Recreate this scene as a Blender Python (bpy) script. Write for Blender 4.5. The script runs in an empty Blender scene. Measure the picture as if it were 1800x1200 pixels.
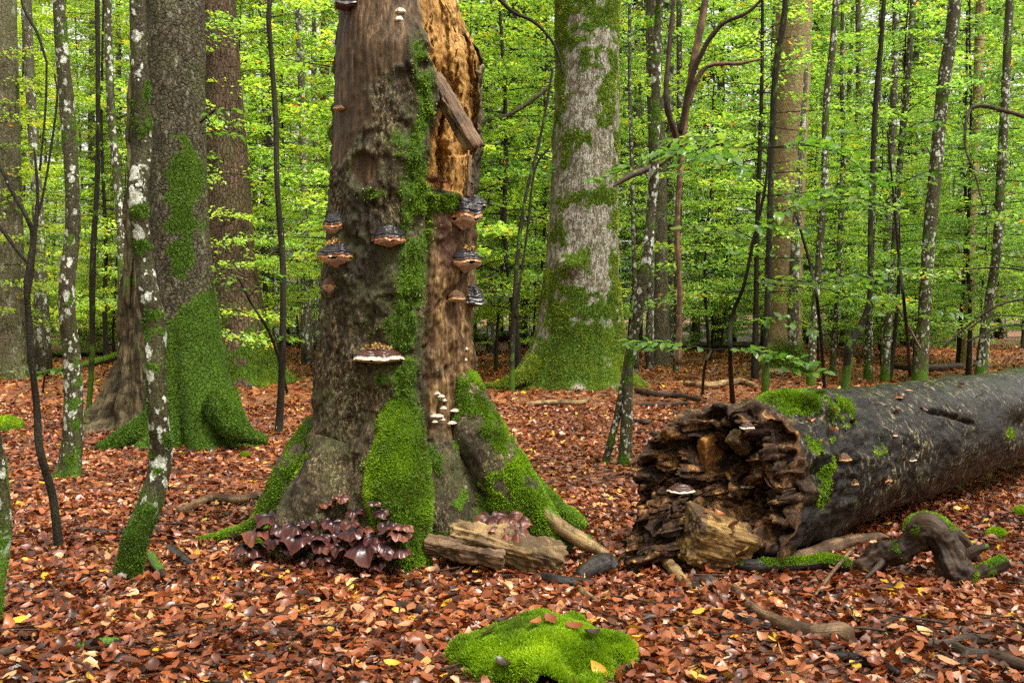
import bpy, math, random
import numpy as np
from mathutils import Vector, Matrix

# ---------------------------------------------------------------- camera, sky, sun, exposure
scene = bpy.context.scene
R = math.radians
IW, IH, FPX, HOR, CAMH = 1800, 1200, 1750.0, 540.0, 1.4
PITCH = math.atan((IH / 2 - HOR) / FPX)
cam_data = bpy.data.cameras.new('camera')
cam_data.sensor_width = 36.0
cam_data.lens = 36.0 * FPX / IW
cam_data.clip_start = 0.05
cam_data.clip_end = 1200.0
cam = bpy.data.objects.new('camera', cam_data)
scene.collection.objects.link(cam)
cam.location = (0, 0, CAMH)
cam.rotation_euler = (R(90) - PITCH, 0, 0)
scene.camera = cam

SUN_EL, SUN_AZ = 60.0, 130.0          # azimuth clockwise from +Y (into the picture), overcast and soft
world = bpy.data.worlds.new('World')
scene.world = world
world.use_nodes = True
wn = world.node_tree
bg = wn.nodes['Background']
sky = wn.nodes.new('ShaderNodeTexSky')
sky.sky_type = 'NISHITA'
sky.sun_disc = False
sky.sun_elevation = R(SUN_EL)
sky.sun_rotation = R(SUN_AZ)
sky.air_density = 1.0
sky.dust_density = 6.0
hs = wn.nodes.new('ShaderNodeHueSaturation')
hs.inputs['Saturation'].default_value = 0.08
wn.links.new(sky.outputs[0], hs.inputs['Color'])
wb = wn.nodes.new('ShaderNodeMix')          # daylight white balance of the overcast sky
wb.data_type = 'RGBA'; wb.blend_type = 'MULTIPLY'
wb.inputs[0].default_value = 1.0
wb.inputs[7].default_value = (1.0, 0.97, 0.88, 1)
wn.links.new(hs.outputs[0], wb.inputs[6])
wn.links.new(wb.outputs[2], bg.inputs['Color'])
bg.inputs['Strength'].default_value = 0.15

sd = bpy.data.lights.new('sun', 'SUN')
sd.energy = 1.5
sd.angle = R(14)
sd.color = (1.0, 0.95, 0.86)
sun = bpy.data.objects.new('sun', sd)
scene.collection.objects.link(sun)
sdir = Vector((math.sin(R(SUN_AZ)) * math.cos(R(SUN_EL)), math.cos(R(SUN_AZ)) * math.cos(R(SUN_EL)), math.sin(R(SUN_EL))))
sun.rotation_euler = sdir.to_track_quat('Z', 'Y').to_euler()
sun.location = sdir * 60

vs = scene.view_settings
vs.view_transform = 'Standard'
vs.look = 'None'
vs.gamma = 1.0
vs.use_curve_mapping = False
vs.exposure = 1.65
scene.cycles.max_bounces = 4
scene.cycles.diffuse_bounces = 3
scene.cycles.transmission_bounces = 4
scene.cycles.glossy_bounces = 2
scene.cycles.caustics_reflective = False
scene.cycles.caustics_refractive = False
scene.cycles.use_denoising = False

# ---------------------------------------------------------------- projection and ground height
CP, SP = math.cos(PITCH), math.sin(PITCH)

def ray(x, y):
    a, b = (x - IW / 2) / FPX, (IH / 2 - y) / FPX
    return np.array([a, CP + b * SP, -SP + b * CP])

def P(x, y, depth):
    d = ray(x, y)
    return np.array([0, 0, CAMH]) + d * (depth / d[1])

def to_px(V):
    V = np.asarray(V, float)
    q = V - np.array([0, 0, CAMH])
    f = q[:, 1] * CP - q[:, 2] * SP
    u = q[:, 1] * SP + q[:, 2] * CP
    return IW / 2 + FPX * q[:, 0] / f, IH / 2 - FPX * u / f

def vnoise(Pn, seed=0):
    Pn = np.asarray(Pn, dtype=np.float64)
    i = np.floor(Pn).astype(np.int64)
    f = Pn - i
    f = f * f * (3 - 2 * f)
    def h(a, b, c):
        n = (a * 73856093) ^ (b * 19349663) ^ (c * 83492791) ^ (seed * 7919 + 101)
        n = n & 0xffffffff
        n = ((n ^ (n >> 16)) * 0x45d9f3b) & 0xffffffff
        n = ((n ^ (n >> 16)) * 0x45d9f3b) & 0xffffffff
        return ((n ^ (n >> 16)) & 0xffffff) / float(0xffffff)
    x, y, z = i[:, 0], i[:, 1], i[:, 2]
    fx, fy, fz = f[:, 0], f[:, 1], f[:, 2]
    def L(a, b, t): return a + (b - a) * t
    x0 = L(L(h(x, y, z), h(x + 1, y, z), fx), L(h(x, y + 1, z), h(x + 1, y + 1, z), fx), fy)
    x1 = L(L(h(x, y, z + 1), h(x + 1, y, z + 1), fx), L(h(x, y + 1, z + 1), h(x + 1, y + 1, z + 1), fx), fy)
    return L(x0, x1, fz)

def fbm(Pn, scale=1.0, octv=4, seed=0, gain=0.5):
    Pn = np.asarray(Pn, float) * scale
    a, s, t = 1.0, 0.0, 0.0
    for k in range(octv):
        s = s + a * vnoise(Pn * (2.03 ** k) + 17.3 * k, seed + k)
        t += a
        a *= gain
    return s / t

def ridge(Pn, scale=1.0, octv=3, seed=0):
    Pn = np.asarray(Pn, float) * scale
    a, s, t = 1.0, 0.0, 0.0
    for k in range(octv):
        s = s + a * (1 - np.abs(2 * vnoise(Pn * (2.03 ** k) + 9.1 * k, seed + k) - 1))
        t += a
        a *= 0.5
    return s / t

def sstep(a, b, x):
    t = np.clip((np.asarray(x, float) - a) / (b - a), 0, 1)
    return t * t * (3 - 2 * t)

def gz(x, y):
    x = np.atleast_1d(np.asarray(x, float)); y = np.atleast_1d(np.asarray(y, float))
    q = np.stack([x, y, np.zeros_like(x)], 1)
    z = (fbm(q, 0.8, 3, 5) - 0.5) * 0.09
    far = sstep(9, 40, y)
    z = z + far * (fbm(q, 0.12, 3, 9) - 0.5) * 0.7
    z = z + 0.07 * np.exp(-((x + 0.75) ** 2 + (y - 5.85) ** 2) / 1.2)
    return z

def G(x, y):
    """point where the sight line through a spot meets the forest floor"""
    d = ray(x, y)
    t = CAMH / -d[2]
    for _ in range(12):
        p = np.array([0, 0, CAMH]) + d * t
        t = t + 0.8 * (p[2] - gz(p[0], p[1])[0]) / -d[2]
    p = np.array([0, 0, CAMH]) + d * t
    p[2] = gz(p[0], p[1])[0]
    return p

# ---------------------------------------------------------------- scene objects
COL = scene.collection

def mesh_np(name, V, Fs, attrs=None, smooth=True):
    V = np.ascontiguousarray(V, dtype=np.float32)
    Fs = [np.asarray(f, dtype=np.int32) for f in (Fs if isinstance(Fs, list) else [Fs]) if len(f)]
    me = bpy.data.meshes.new(name)
    me.vertices.add(len(V))
    me.vertices.foreach_set('co', V.ravel())
    loops = np.concatenate([f.ravel() for f in Fs]).astype(np.int32)
    counts = np.concatenate([np.full(len(f), f.shape[1], np.int32) for f in Fs])
    starts = np.concatenate([[0], np.cumsum(counts)[:-1]]).astype(np.int32)
    me.loops.add(len(loops))
    me.loops.foreach_set('vertex_index', loops)
    me.polygons.add(len(counts))
    me.polygons.foreach_set('loop_start', starts)
    me.polygons.foreach_set('use_smooth', np.full(len(counts), smooth, dtype=bool))
    me.update(calc_edges=True)
    for k, a in (attrs or {}).items():
        a = np.asarray(a, dtype=np.float32)
        if a.ndim == 1:
            at = me.attributes.new(k, 'FLOAT', 'POINT')
            at.data.foreach_set('value', np.ascontiguousarray(a))
        else:
            at = me.attributes.new(k, 'FLOAT_VECTOR', 'POINT')
            at.data.foreach_set('vector', np.ascontiguousarray(a).ravel())
    return me

def tag(o, label=None, cat=None, group=None, kind=None):
    if label: o['label'] = label
    if cat: o['category'] = cat
    if group: o['group'] = group
    if kind: o['kind'] = kind
    return o

def thing(name, loc, label, cat, group=None):
    o = bpy.data.objects.new(name, None)
    o.empty_display_size = 0.1
    COL.objects.link(o)
    o.location = tuple(float(c) for c in loc)
    return tag(o, label, cat, group)

def obj(name, me, mat, parent=None, loc=None, kind=None):
    o = bpy.data.objects.new(name, me)
    COL.objects.link(o)
    if mat is not None:
        if len(me.materials) == 0:
            me.materials.append(mat)
    if parent is not None: o.parent = parent
    if loc is not None: o.location = tuple(float(c) for c in loc)
    if kind: o['kind'] = kind
    return o

def part(name, V, Fs, mat, parent, attrs=None, smooth=True, kind=None):
    """mesh given in world coordinates, stored relative to its thing's base"""
    base = np.array(parent.location)
    if parent.parent is not None: base = base + np.array(parent.parent.location)
    return obj(name, mesh_np(name, np.asarray(V) - base, Fs, attrs, smooth), mat, parent, None, kind)

# ---------------------------------------------------------------- shapes
def catmull(pts, n):
    pts = np.asarray(pts, float)
    if len(pts) == 2:
        t = np.linspace(0, 1, n)[:, None]
        return pts[0] * (1 - t) + pts[1] * t
    q = np.vstack([2 * pts[0] - pts[1], pts, 2 * pts[-1] - pts[-2]])
    m = len(pts) - 1
    s = np.linspace(0, m, n)
    i = np.minimum(s.astype(int), m - 1)
    t = (s - i)[:, None]
    a, b, c, d = q[i], q[i + 1], q[i + 2], q[i + 3]
    return 0.5 * (2 * b + (c - a) * t + (2 * a - 5 * b + 4 * c - d) * t ** 2 + (3 * b - a - 3 * c + d) * t ** 3)

def sweep(pts, rad, n, nseg, resample=True, capends=True, squash=None):
    """tube along a path; returns V, faces, info(theta, along, normal, tc)"""
    pts = np.asarray(pts, float); rad = np.asarray(rad, float)
    if resample:
        rr = catmull(np.stack([rad, rad, rad], 1), n)[:, 0]
        path = catmull(pts, n)
    else:
        path, rr = pts, rad
    n = len(path)
    T = np.gradient(path, axis=0)
    T /= np.linalg.norm(T, axis=1)[:, None] + 1e-9
    ref = np.array([1.0, 0, 0]) if abs(T[0][0]) < 0.8 else np.array([0, 1.0, 0])
    U = np.zeros_like(path)
    u = ref - T[0] * ref.dot(T[0])
    for k in range(n):
        u = u - T[k] * u.dot(T[k])
        u /= np.linalg.norm(u) + 1e-9
        U[k] = u
    Wv = np.cross(T, U)
    th = np.linspace(0, 2 * math.pi, nseg, endpoint=False)
    c, s = np.cos(th), np.sin(th)
    N = U[:, None, :] * c[None, :, None] + Wv[:, None, :] * s[None, :, None]
    rr = np.maximum(rr, 1e-4)
    V = path[:, None, :] + N * rr[:, None, None]
    al = np.concatenate([[0], np.cumsum(np.linalg.norm(np.diff(path, axis=0), axis=1))])
    tc = np.stack([rr[:, None] * c[None], rr[:, None] * s[None], np.repeat(al[:, None], nseg, 1)], 2)
    i = np.arange(n - 1)[:, None] * nseg
    j = np.arange(nseg)[None]
    k = (j + 1) % nseg
    Fq = np.stack([i + j, i + k, i + nseg + k, i + nseg + j], 2).reshape(-1, 4)
    V = V.reshape(-1, 3); tc = tc.reshape(-1, 3); N = N.reshape(-1, 3)
    Fs = [Fq]
    info = dict(th=np.tile(th, n), al=np.repeat(al, nseg), N=N, tc=tc, n=n, nseg=nseg, path=path, rr=np.repeat(rr, nseg))
    if capends:
        a = len(V)
        V = np.vstack([V, path[0][None], path[-1][None]])
        tc = np.vstack([tc, [[0, 0, al[0]]], [[0, 0, al[-1]]]])
        N = np.vstack([N, -T[0][None], T[-1][None]])
        for key, v0, v1 in (('th', 0, 0), ('al', al[0], al[-1]), ('rr', 0, 0)):
            info[key] = np.concatenate([info[key], [v0, v1]])
        jj = np.arange(nseg)
        Fs.append(np.stack([np.full(nseg, a), (jj + 1) % nseg, jj], 1))
        b = (n - 1) * nseg
        Fs.append(np.stack([np.full(nseg, a + 1), b + jj, b + (jj + 1) % nseg], 1))
        info['tc'] = tc; info['N'] = N
    return V, Fs, info

def blades(V, Fq, mask, n, rng, length, width, grav=0.0, spread=0.8, lmin=0.5):
    """short moss leaves standing on the surface where mask is high"""
    V = np.asarray(V); Fq = np.asarray(Fq)
    a, b, c, d = V[Fq[:, 0]], V[Fq[:, 1]], V[Fq[:, 2]], V[Fq[:, 3]]
    nr = np.cross(c - a, d - b)
    ar = np.linalg.norm(nr, axis=1) + 1e-12
    nr = nr / ar[:, None]
    m = mask[Fq].mean(1)
    w = ar * np.clip(m, 0, 1) ** 2
    if w.sum() <= 0: return None
    f = rng.choice(len(Fq), n, p=w / w.sum())
    s, t = rng.random(n)[:, None], rng.random(n)[:, None]
    p = (a[f] * (1 - s) + b[f] * s) * (1 - t) + (d[f] * (1 - s) + c[f] * s) * t
    D = nr[f] + rng.normal(0, spread, (n, 3)) * 0.6
    D[:, 2] += grav
    D /= np.linalg.norm(D, axis=1)[:, None]
    S = np.cross(D, rng.normal(0, 1, (n, 3)))
    S /= np.linalg.norm(S, axis=1)[:, None] + 1e-9
    L = length * (lmin + (1 - lmin) * rng.random(n))[:, None] * (0.5 + 0.5 * np.clip(m[f], 0, 1))[:, None]
    Wd = width * (0.6 + 0.8 * rng.random(n))[:, None]
    p = p - nr[f] * 0.003
    mid = p + D * L * 0.45
    tip = p + D * L
    Vv = np.stack([p, mid - S * Wd / 2, tip, mid + S * Wd / 2], 1).reshape(-1, 3)
    base = np.arange(n)[:, None] * 4
    Ff = base + np.array([[0, 1, 2, 3]])
    clump = fbm(p, 9.0, 3, 77)
    tint = np.clip(rng.random(n) * 0.32 + (clump - 0.22) * 0.9 + (fbm(p, 2.5, 3, 78) - 0.5) * 0.7, 0, 1)
    return Vv, Ff, {'tint': np.repeat(tint, 4)}

# ---------------------------------------------------------------- materials
class Mat:
    def __init__(s, name, rough=0.7, spec=0.5):
        s.m = bpy.data.materials.new(name)
        s.m.use_nodes = True
        s.nt = s.m.node_tree
        s.b = s.nt.nodes['Principled BSDF']
        s.b.inputs['Roughness'].default_value = rough
        s.b.inputs['Specular IOR Level'].default_value = spec
    def node(s, t, **kw):
        n = s.nt.nodes.new(t)
        for k, v in kw.items(): setattr(n, k, v)
        return n
    def link(s, a, b): s.nt.links.new(a, b)
    def set(s, sock, v):
        if isinstance(v, bpy.types.NodeSocket): s.link(v, sock)
        elif isinstance(v, (tuple, list)): sock.default_value = tuple(v) + ((1,) if len(v) == 3 and len(sock.default_value) == 4 else ())
        else: sock.default_value = v
    def attr(s, name, vec=False):
        n = s.node('ShaderNodeAttribute', attribute_name=name)
        return n.outputs['Vector'] if vec else n.outputs['Fac']
    def coords(s, scale=(1, 1, 1), src='tc'):
        mp = s.node('ShaderNodeMapping')
        mp.inputs['Scale'].default_value = scale
        if src == 'obj': s.link(s.node('ShaderNodeTexCoord').outputs['Object'], mp.inputs['Vector'])
        else: s.link(s.attr(src, True), mp.inputs['Vector'])
        return mp.outputs[0]
    def noise(s, vec, scale, detail=4, rough=0.6, dist=0.0):
        n = s.node('ShaderNodeTexNoise')
        s.link(vec, n.inputs['Vector'])
        n.inputs['Scale'].default_value = scale
        n.inputs['Detail'].default_value = detail
        n.inputs['Roughness'].default_value = rough
        n.inputs['Distortion'].default_value = dist
        return n.outputs['Fac']
    def voro(s, vec, scale, feature='F1', out='Distance', rnd=1.0):
        n = s.node('ShaderNodeTexVoronoi', feature=feature)
        s.link(vec, n.inputs['Vector'])
        n.inputs['Scale'].default_value = scale
        n.inputs['Randomness'].default_value = rnd
        return n.outputs[out]
    def ramp(s, fac, stops, interp='LINEAR'):
        n = s.node('ShaderNodeValToRGB')
        n.color_ramp.interpolation = interp
        e = n.color_ramp.elements
        while len(e) < len(stops): e.new(0.5)
        for k, (p, c) in enumerate(stops):
            e[k].position = p
            e[k].color = tuple(c) + (1,) if not isinstance(c, (int, float)) else (c, c, c, 1)
        s.set(n.inputs[0], fac)
        return n.outputs[0]
    def mix(s, fac, a, b):
        n = s.node('ShaderNodeMix', data_type='RGBA')
        s.set(n.inputs[0], fac); s.set(n.inputs[6], a); s.set(n.inputs[7], b)
        return n.outputs[2]
    def math(s, op, a, b=0.0, clamp=False):
        n = s.node('ShaderNodeMath', operation=op, use_clamp=clamp)
        s.set(n.inputs[0], a); s.set(n.inputs[1], b)
        return n.outputs[0]
    def bump(s, h, strength=0.5, dist=0.02, prev=None):
        n = s.node('ShaderNodeBump')
        n.inputs['Strength'].default_value = strength
        n.inputs['Distance'].default_value = dist
        s.link(h, n.inputs['Height'])
        if prev is not None: s.link(prev, n.inputs['Normal'])
        return n.outputs[0]
    def done(s, color, normal=None, rough=None):
        s.set(s.b.inputs['Base Color'], color)
        if normal is not None: s.link(normal, s.b.inputs['Normal'])
        if rough is not None: s.set(s.b.inputs['Roughness'], rough)
        return s.m

def leafy(name, stops, trans=(0.2, 0.35, 0.02), mixf=0.4, rough=0.45, use_rand=False):
    """thin leaf: glossy skin, light coming through the blade; tint picks the leaf's own colour"""
    k = Mat(name, rough)
    if use_rand:
        t = k.node('ShaderNodeObjectInfo').outputs['Random']
    else:
        t = k.attr('tint')
    col = k.ramp(t, stops)
    oi = k.node('ShaderNodeObjectInfo')
    mc = k.node('ShaderNodeMix', data_type='RGBA', blend_type='MULTIPLY')
    mc.inputs[0].default_value = 1.0
    k.link(col, mc.inputs[6]); k.link(oi.outputs['Color'], mc.inputs[7])
    k.set(k.b.inputs['Base Color'], mc.outputs[2])
    tr = k.node('ShaderNodeBsdfTranslucent')
    tm = k.node('ShaderNodeMix', data_type='RGBA', blend_type='MULTIPLY')
    tm.inputs[0].default_value = 1.0
    k.link(mc.outputs[2], tm.inputs[6]); tm.inputs[7].default_value = tuple(trans) + (1,)
    k.link(tm.outputs[2], tr.inputs['Color'])
    ms = k.node('ShaderNodeMixShader')
    ms.inputs[0].default_value = mixf
    k.link(k.b.outputs[0], ms.inputs[1]); k.link(tr.outputs[0], ms.inputs[2])
    k.link(ms.outputs[0], k.nt.nodes['Material Output'].inputs['Surface'])
    return k.m

GREEN = [(0.0, (0.038, 0.098, 0.026)), (0.45, (0.098, 0.188, 0.040)), (0.8, (0.18, 0.27, 0.050)), (0.93, (0.20, 0.22, 0.02)), (0.97, (0.30, 0.16, 0.02)), (1.0, (0.30, 0.10, 0.02))]
m_leaf = leafy('green_leaf', GREEN, (2.2, 2.1, 1.1), 0.5, 0.34)
m_leaf_near = leafy('near_green_leaf', [(0, (0.04, 0.11, 0.015)), (0.6, (0.07, 0.17, 0.02)), (1, (0.13, 0.22, 0.02))], (2.4, 2.3, 1.2), 0.4, 0.28, True)
m_needle = leafy('spruce_needle', [(0, (0.012, 0.03, 0.008)), (1, (0.03, 0.055, 0.012))], (1.5, 1.5, 1.0), 0.2, 0.5)
LITTER = [(0.0, (0.018, 0.007, 0.005)), (0.2, (0.062, 0.017, 0.008)), (0.45, (0.15, 0.037, 0.012)), (0.68, (0.26, 0.068, 0.019)), (0.84, (0.34, 0.12, 0.038)), (0.95, (0.44, 0.23, 0.12)), (0.975, (0.5, 0.28, 0.02)), (1.0, (0.5, 0.33, 0.03))]
m_litter = leafy('fallen_leaf_mix', LITTER, (1.3, 1.0, 0.7), 0.15, 0.36)
m_litter_obj = leafy('fallen_leaf_single', LITTER, (1.3, 1.0, 0.7), 0.15, 0.36, True)
m_moss = leafy('moss_blade', [(0, (0.06, 0.065, 0.006)), (0.2, (0.065, 0.115, 0.004)), (0.5, (0.15, 0.265, 0.005)), (0.78, (0.27, 0.41, 0.008)), (1, (0.42, 0.55, 0.015))], (1.7, 1.7, 0.8), 0.35, 0.6)
m_moss_dull = leafy('olive_moss_blade', [(0, (0.04, 0.06, 0.004)), (0.35, (0.11, 0.15, 0.008)), (0.7, (0.22, 0.27, 0.014)), (1, (0.36, 0.39, 0.025))], (1.5, 1.5, 0.8), 0.3, 0.7)

def bark(name, dark, mid, light, lichen=0.0, lichen_col=(0.5, 0.52, 0.46), scale=1.0, ridged=1.0, rough=0.75, spot=0.0, spot_scale=14.0, mossy=True, stretch=0.35, green=(0.06, 0.075, 0.02), greenamt=0.35):
    k = Mat(name, rough, 0.15)
    v = k.coords((1, 1, stretch))
    vi = k.coords((1, 1, 1))
    n1 = k.noise(v, 34 * scale, 8, 0.72)
    n2 = k.noise(v, 5 * scale, 4, 0.6, 0.4)
    cr = k.voro(k.coords((1, 1, min(1, stretch * 1.8))), 34 * scale, 'DISTANCE_TO_EDGE')
    crk = k.ramp(cr, [(0.0, 0.0), (0.12, 1.0)])
    base = k.ramp(n1, [(0.36, dark), (0.5, mid), (0.64, light)])
    base = k.mix(k.ramp(n2, [(0.42, 0.0), (0.62, 0.75)]), base, k.mix(0.6, base, dark))
    base = k.mix(k.math('MULTIPLY', k.math('SUBTRACT', 1.0, crk), 0.55 * ridged), base, dark)
    fl = k.ramp(k.noise(vi, 60 * scale, 5, 0.7), [(0.54, 0.0), (0.60, 0.75)])
    base = k.mix(fl, base, light)
    gn = k.noise(vi, 3.1 * scale, 5, 0.6)
    base = k.mix(k.math('MULTIPLY', k.ramp(gn, [(0.45, 0.0), (0.65, 1.0)]), greenamt), base, green)
    if lichen > 0:
        ln = k.noise(k.coords((1, 1, 0.55)), 16 * scale, 8, 0.78, 0.4)
        base = k.mix(k.ramp(ln, [(0.62 - 0.2 * lichen, 0.0), (0.66 - 0.2 * lichen, 0.85)]), base, k.mix(n1, lichen_col, tuple(c * 0.55 for c in lichen_col)))
    if spot > 0:
        nz = k.node('ShaderNodeTexNoise'); nz.inputs['Scale'].default_value = 45; nz.inputs['Detail'].default_value = 4; k.link(vi, nz.inputs['Vector'])
        sc = k.node('ShaderNodeVectorMath', operation='SCALE'); sc.inputs['Scale'].default_value = 0.6 / spot_scale
        k.link(nz.outputs['Color'], sc.inputs[0])
        cl = k.ramp(k.noise(vi, 2.6, 3, 0.6), [(0.36, 0.0), (0.58, 1.0)])
        for f_, am in ((1.0, spot), (2.1, spot * 0.85)):
            wv = k.node('ShaderNodeVectorMath', operation='ADD')
            k.link(k.coords((1, 1, 0.75)), wv.inputs[0]); k.link(sc.outputs[0], wv.inputs[1])
            d = k.voro(wv.outputs[0], spot_scale * f_, 'F1')
            sep = k.node('ShaderNodeSeparateColor'); k.link(k.voro(wv.outputs[0], spot_scale * f_, 'F1', 'Color'), sep.inputs[0])
            size = k.math('MULTIPLY', k.math('SUBTRACT', k.math('MULTIPLY', sep.outputs[0], k.math('ADD', k.math('MULTIPLY', cl, 0.45), 0.62)), 1.0 - am), 0.85)
            on = k.ramp(k.math('SUBTRACT', size, d), [(0.0, 0.0), (0.07, 1.0)])
            lc = k.mix(k.ramp(nz.outputs['Fac'], [(0.35, 0.0), (0.65, 1.0)]), (0.20, 0.22, 0.17), (0.58, 0.60, 0.53))
            base = k.mix(k.math('MULTIPLY', on, 0.92), base, lc)
    h = k.math('ADD', k.math('MULTIPLY', n1, 0.7), k.math('MULTIPLY', crk, 0.5 * ridged))
    nrm = k.bump(h, 1.0, 0.02 / scale)
    col = base
    if mossy:
        ms = k.attr('moss')
        mn = k.noise(vi, 60, 4, 0.7)
        mcol = k.ramp(mn, [(0.3, (0.018, 0.04, 0.003)), (0.55, (0.055, 0.11, 0.006)), (0.75, (0.10, 0.17, 0.01))])
        f = k.ramp(k.math('ADD', ms, k.math('MULTIPLY', k.math('SUBTRACT', mn, 0.5), 0.5)), [(0.22, 0.0), (0.72, 1.0)])
        col = k.mix(f, base, mcol)
        nrm = k.bump(mn, 0.6, 0.02, nrm)
    return k.done(col, nrm)

m_moss_deep = leafy('deep_green_moss_blade', [(0, (0.018, 0.045, 0.003)), (0.4, (0.05, 0.11, 0.005)), (0.75, (0.10, 0.18, 0.007)), (1, (0.18, 0.28, 0.012))], (1.6, 1.6, 0.8), 0.3, 0.65)
m_bark_beech = bark('pale_mossy_beech_bark', (0.04, 0.03, 0.02), (0.11, 0.088, 0.058), (0.25, 0.215, 0.155), 0.62, (0.38, 0.37, 0.31), 0.8, 0.9, stretch=0.22)
m_bark_dark = bark('dark_scaly_beech_bark', (0.015, 0.011, 0.006), (0.048, 0.038, 0.021), (0.135, 0.115, 0.07), 0.25, (0.22, 0.22, 0.15), 0.62, 1.0, greenamt=0.35, stretch=0.7)
m_bark_red = bark('reddish_bark', (0.028, 0.016, 0.010), (0.075, 0.045, 0.027), (0.15, 0.10, 0.064), 0.0, scale=0.6, ridged=1.3, stretch=0.2, greenamt=0.3)
m_bark_tan = bark('smooth_tan_bark', (0.15, 0.105, 0.05), (0.24, 0.17, 0.085), (0.32, 0.24, 0.13), 0.05, scale=0.3, ridged=0.2, greenamt=0.2)
m_bark_spot = bark('lichen_spotted_bark', (0.014, 0.011, 0.006), (0.036, 0.029, 0.014), (0.085, 0.075, 0.036), 0.1, (0.3, 0.32, 0.24), 1.6, 0.4, spot=0.80, spot_scale=15)
m_bark_thin = bark('thin_dark_bark', (0.007, 0.005, 0.004), (0.016, 0.012, 0.008), (0.035, 0.028, 0.018), 0.0, scale=2.0, ridged=0.5, spot=0.25, spot_scale=26, greenamt=0.15)
m_bark_far = bark('forest_trunk_bark', (0.035, 0.028, 0.016), (0.075, 0.062, 0.036), (0.14, 0.12, 0.075), 0.3, (0.25, 0.25, 0.2), 0.5, 0.4, mossy=False)
m_bark_farspot = bark('far_spotted_bark', (0.025, 0.02, 0.012), (0.06, 0.05, 0.03), (0.12, 0.11, 0.07), 0.2, (0.3, 0.3, 0.25), 0.9, 0.4, mossy=False, spot=0.8, spot_scale=9)

def wood(name, dark, mid, light, scale=1.0, stretch=0.06, rough=0.7, mossy=True, contrast=1.0):
    k = Mat(name, rough, 0.22)
    v = k.coords((1, 1, stretch)); vi = k.coords()
    n1 = k.noise(v, 40 * scale, 6, 0.7)
    n2 = k.noise(vi, 6 * scale, 5, 0.65, 0.5)
    c = k.ramp(n1, [(0.3, dark), (0.5, mid), (0.7, light)])
    c = k.mix(k.ramp(n2, [(0.45, 0.0), (0.58, 0.88)]), c, dark)
    nrm = k.bump(k.math('ADD', n1, k.math('MULTIPLY', n2, 0.6)), 0.9, 0.012)
    if mossy:
        ms = k.attr('moss')
        mn = k.noise(vi, 60, 4, 0.7)
        mcol = k.ramp(mn, [(0.3, (0.018, 0.04, 0.003)), (0.55, (0.055, 0.12, 0.006)), (0.75, (0.11, 0.2, 0.01))])
        f = k.ramp(k.math('ADD', ms, k.math('MULTIPLY', k.math('SUBTRACT', mn, 0.5), 0.5)), [(0.35, 0.0), (0.6, 1.0)])
        c = k.mix(f, c, mcol)
    return k.done(c, nrm)

m_wood_wet = wood('wet_dark_dead_wood', (0.014, 0.008, 0.006), (0.042, 0.024, 0.015), (0.10, 0.060, 0.038), rough=0.55)
m_wood_brown = wood('brown_dead_wood', (0.04, 0.022, 0.012), (0.13, 0.075, 0.04), (0.26, 0.17, 0.09), rough=0.55)
m_wood_pale = wood('pale_rotten_wood', (0.05, 0.03, 0.015), (0.22, 0.14, 0.06), (0.40, 0.28, 0.13), rough=0.65)
m_wood_orange = wood('orange_rotten_wood', (0.10, 0.035, 0.010), (0.32, 0.14, 0.030), (0.50, 0.27, 0.07), rough=0.7, stretch=0.12)
m_wood_grey = wood('grey_tan_split_wood', (0.022, 0.015, 0.008), (0.095, 0.072, 0.036), (0.22, 0.175, 0.09), rough=0.7, stretch=0.05)
m_wood_ochre = wood('ochre_blackened_wood', (0.022, 0.013, 0.008), (0.17, 0.095, 0.03), (0.42, 0.27, 0.085), rough=0.6, stretch=0.1)
m_wood_black = wood('blackened_wood', (0.008, 0.006, 0.006), (0.022, 0.017, 0.015), (0.06, 0.045, 0.04), rough=0.3)

# ---------------------------------------------------------------- forest floor
def ground_material():
    k = Mat('leaf_litter_floor', 0.5, 0.4)
    v = k.coords((1, 1, 1), 'obj')
    vo = k.voro(v, 20, 'F1', 'Color')
    sp = k.node('ShaderNodeSeparateColor'); k.link(vo, sp.inputs[0])
    c = k.ramp(sp.outputs[0], [(0.0, (0.03, 0.012, 0.007)), (0.3, (0.09, 0.028, 0.012)), (0.6, (0.18, 0.055, 0.02)), (0.85, (0.28, 0.10, 0.035)), (1.0, (0.36, 0.19, 0.09))])
    n = k.noise(v, 1.2, 5, 0.6)
    c = k.mix(k.ramp(n, [(0.45, 0.0), (0.7, 0.55)]), c, (0.045, 0.02, 0.012))
    d = k.voro(v, 20, 'F1', 'Distance')
    return k.done(c, k.bump(k.math('ADD', d, k.noise(v, 40, 3)), 1.0, 0.03))
m_ground = ground_material()
gu = np.sinh(np.linspace(-4.2, 4.2, 231)) * 7.5
gv = np.concatenate([np.linspace(-60, 0, 14)[:-1], np.linspace(0, 14, 130)[:-1], 14 + np.sinh(np.linspace(0, 4.0, 90)) * 10])
gx, gy = np.meshgrid(gu, gv)
gxy = np.stack([gx.ravel(), gy.ravel()], 1)
GV = np.column_stack([gxy, gz(gxy[:, 0], gxy[:, 1])])
nx_, ny_ = len(gu), len(gv)
ii = np.arange(ny_ - 1)[:, None] * nx_ + np.arange(nx_ - 1)[None]
GF = np.stack([ii, ii + 1, ii + nx_ + 1, ii + nx_], 2).reshape(-1, 4)
floor = obj('forest_floor', mesh_np('forest_floor', GV, GF), m_ground)
tag(floor, 'forest floor covered in fallen reddish brown beech leaves', 'ground', kind='structure')

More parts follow.
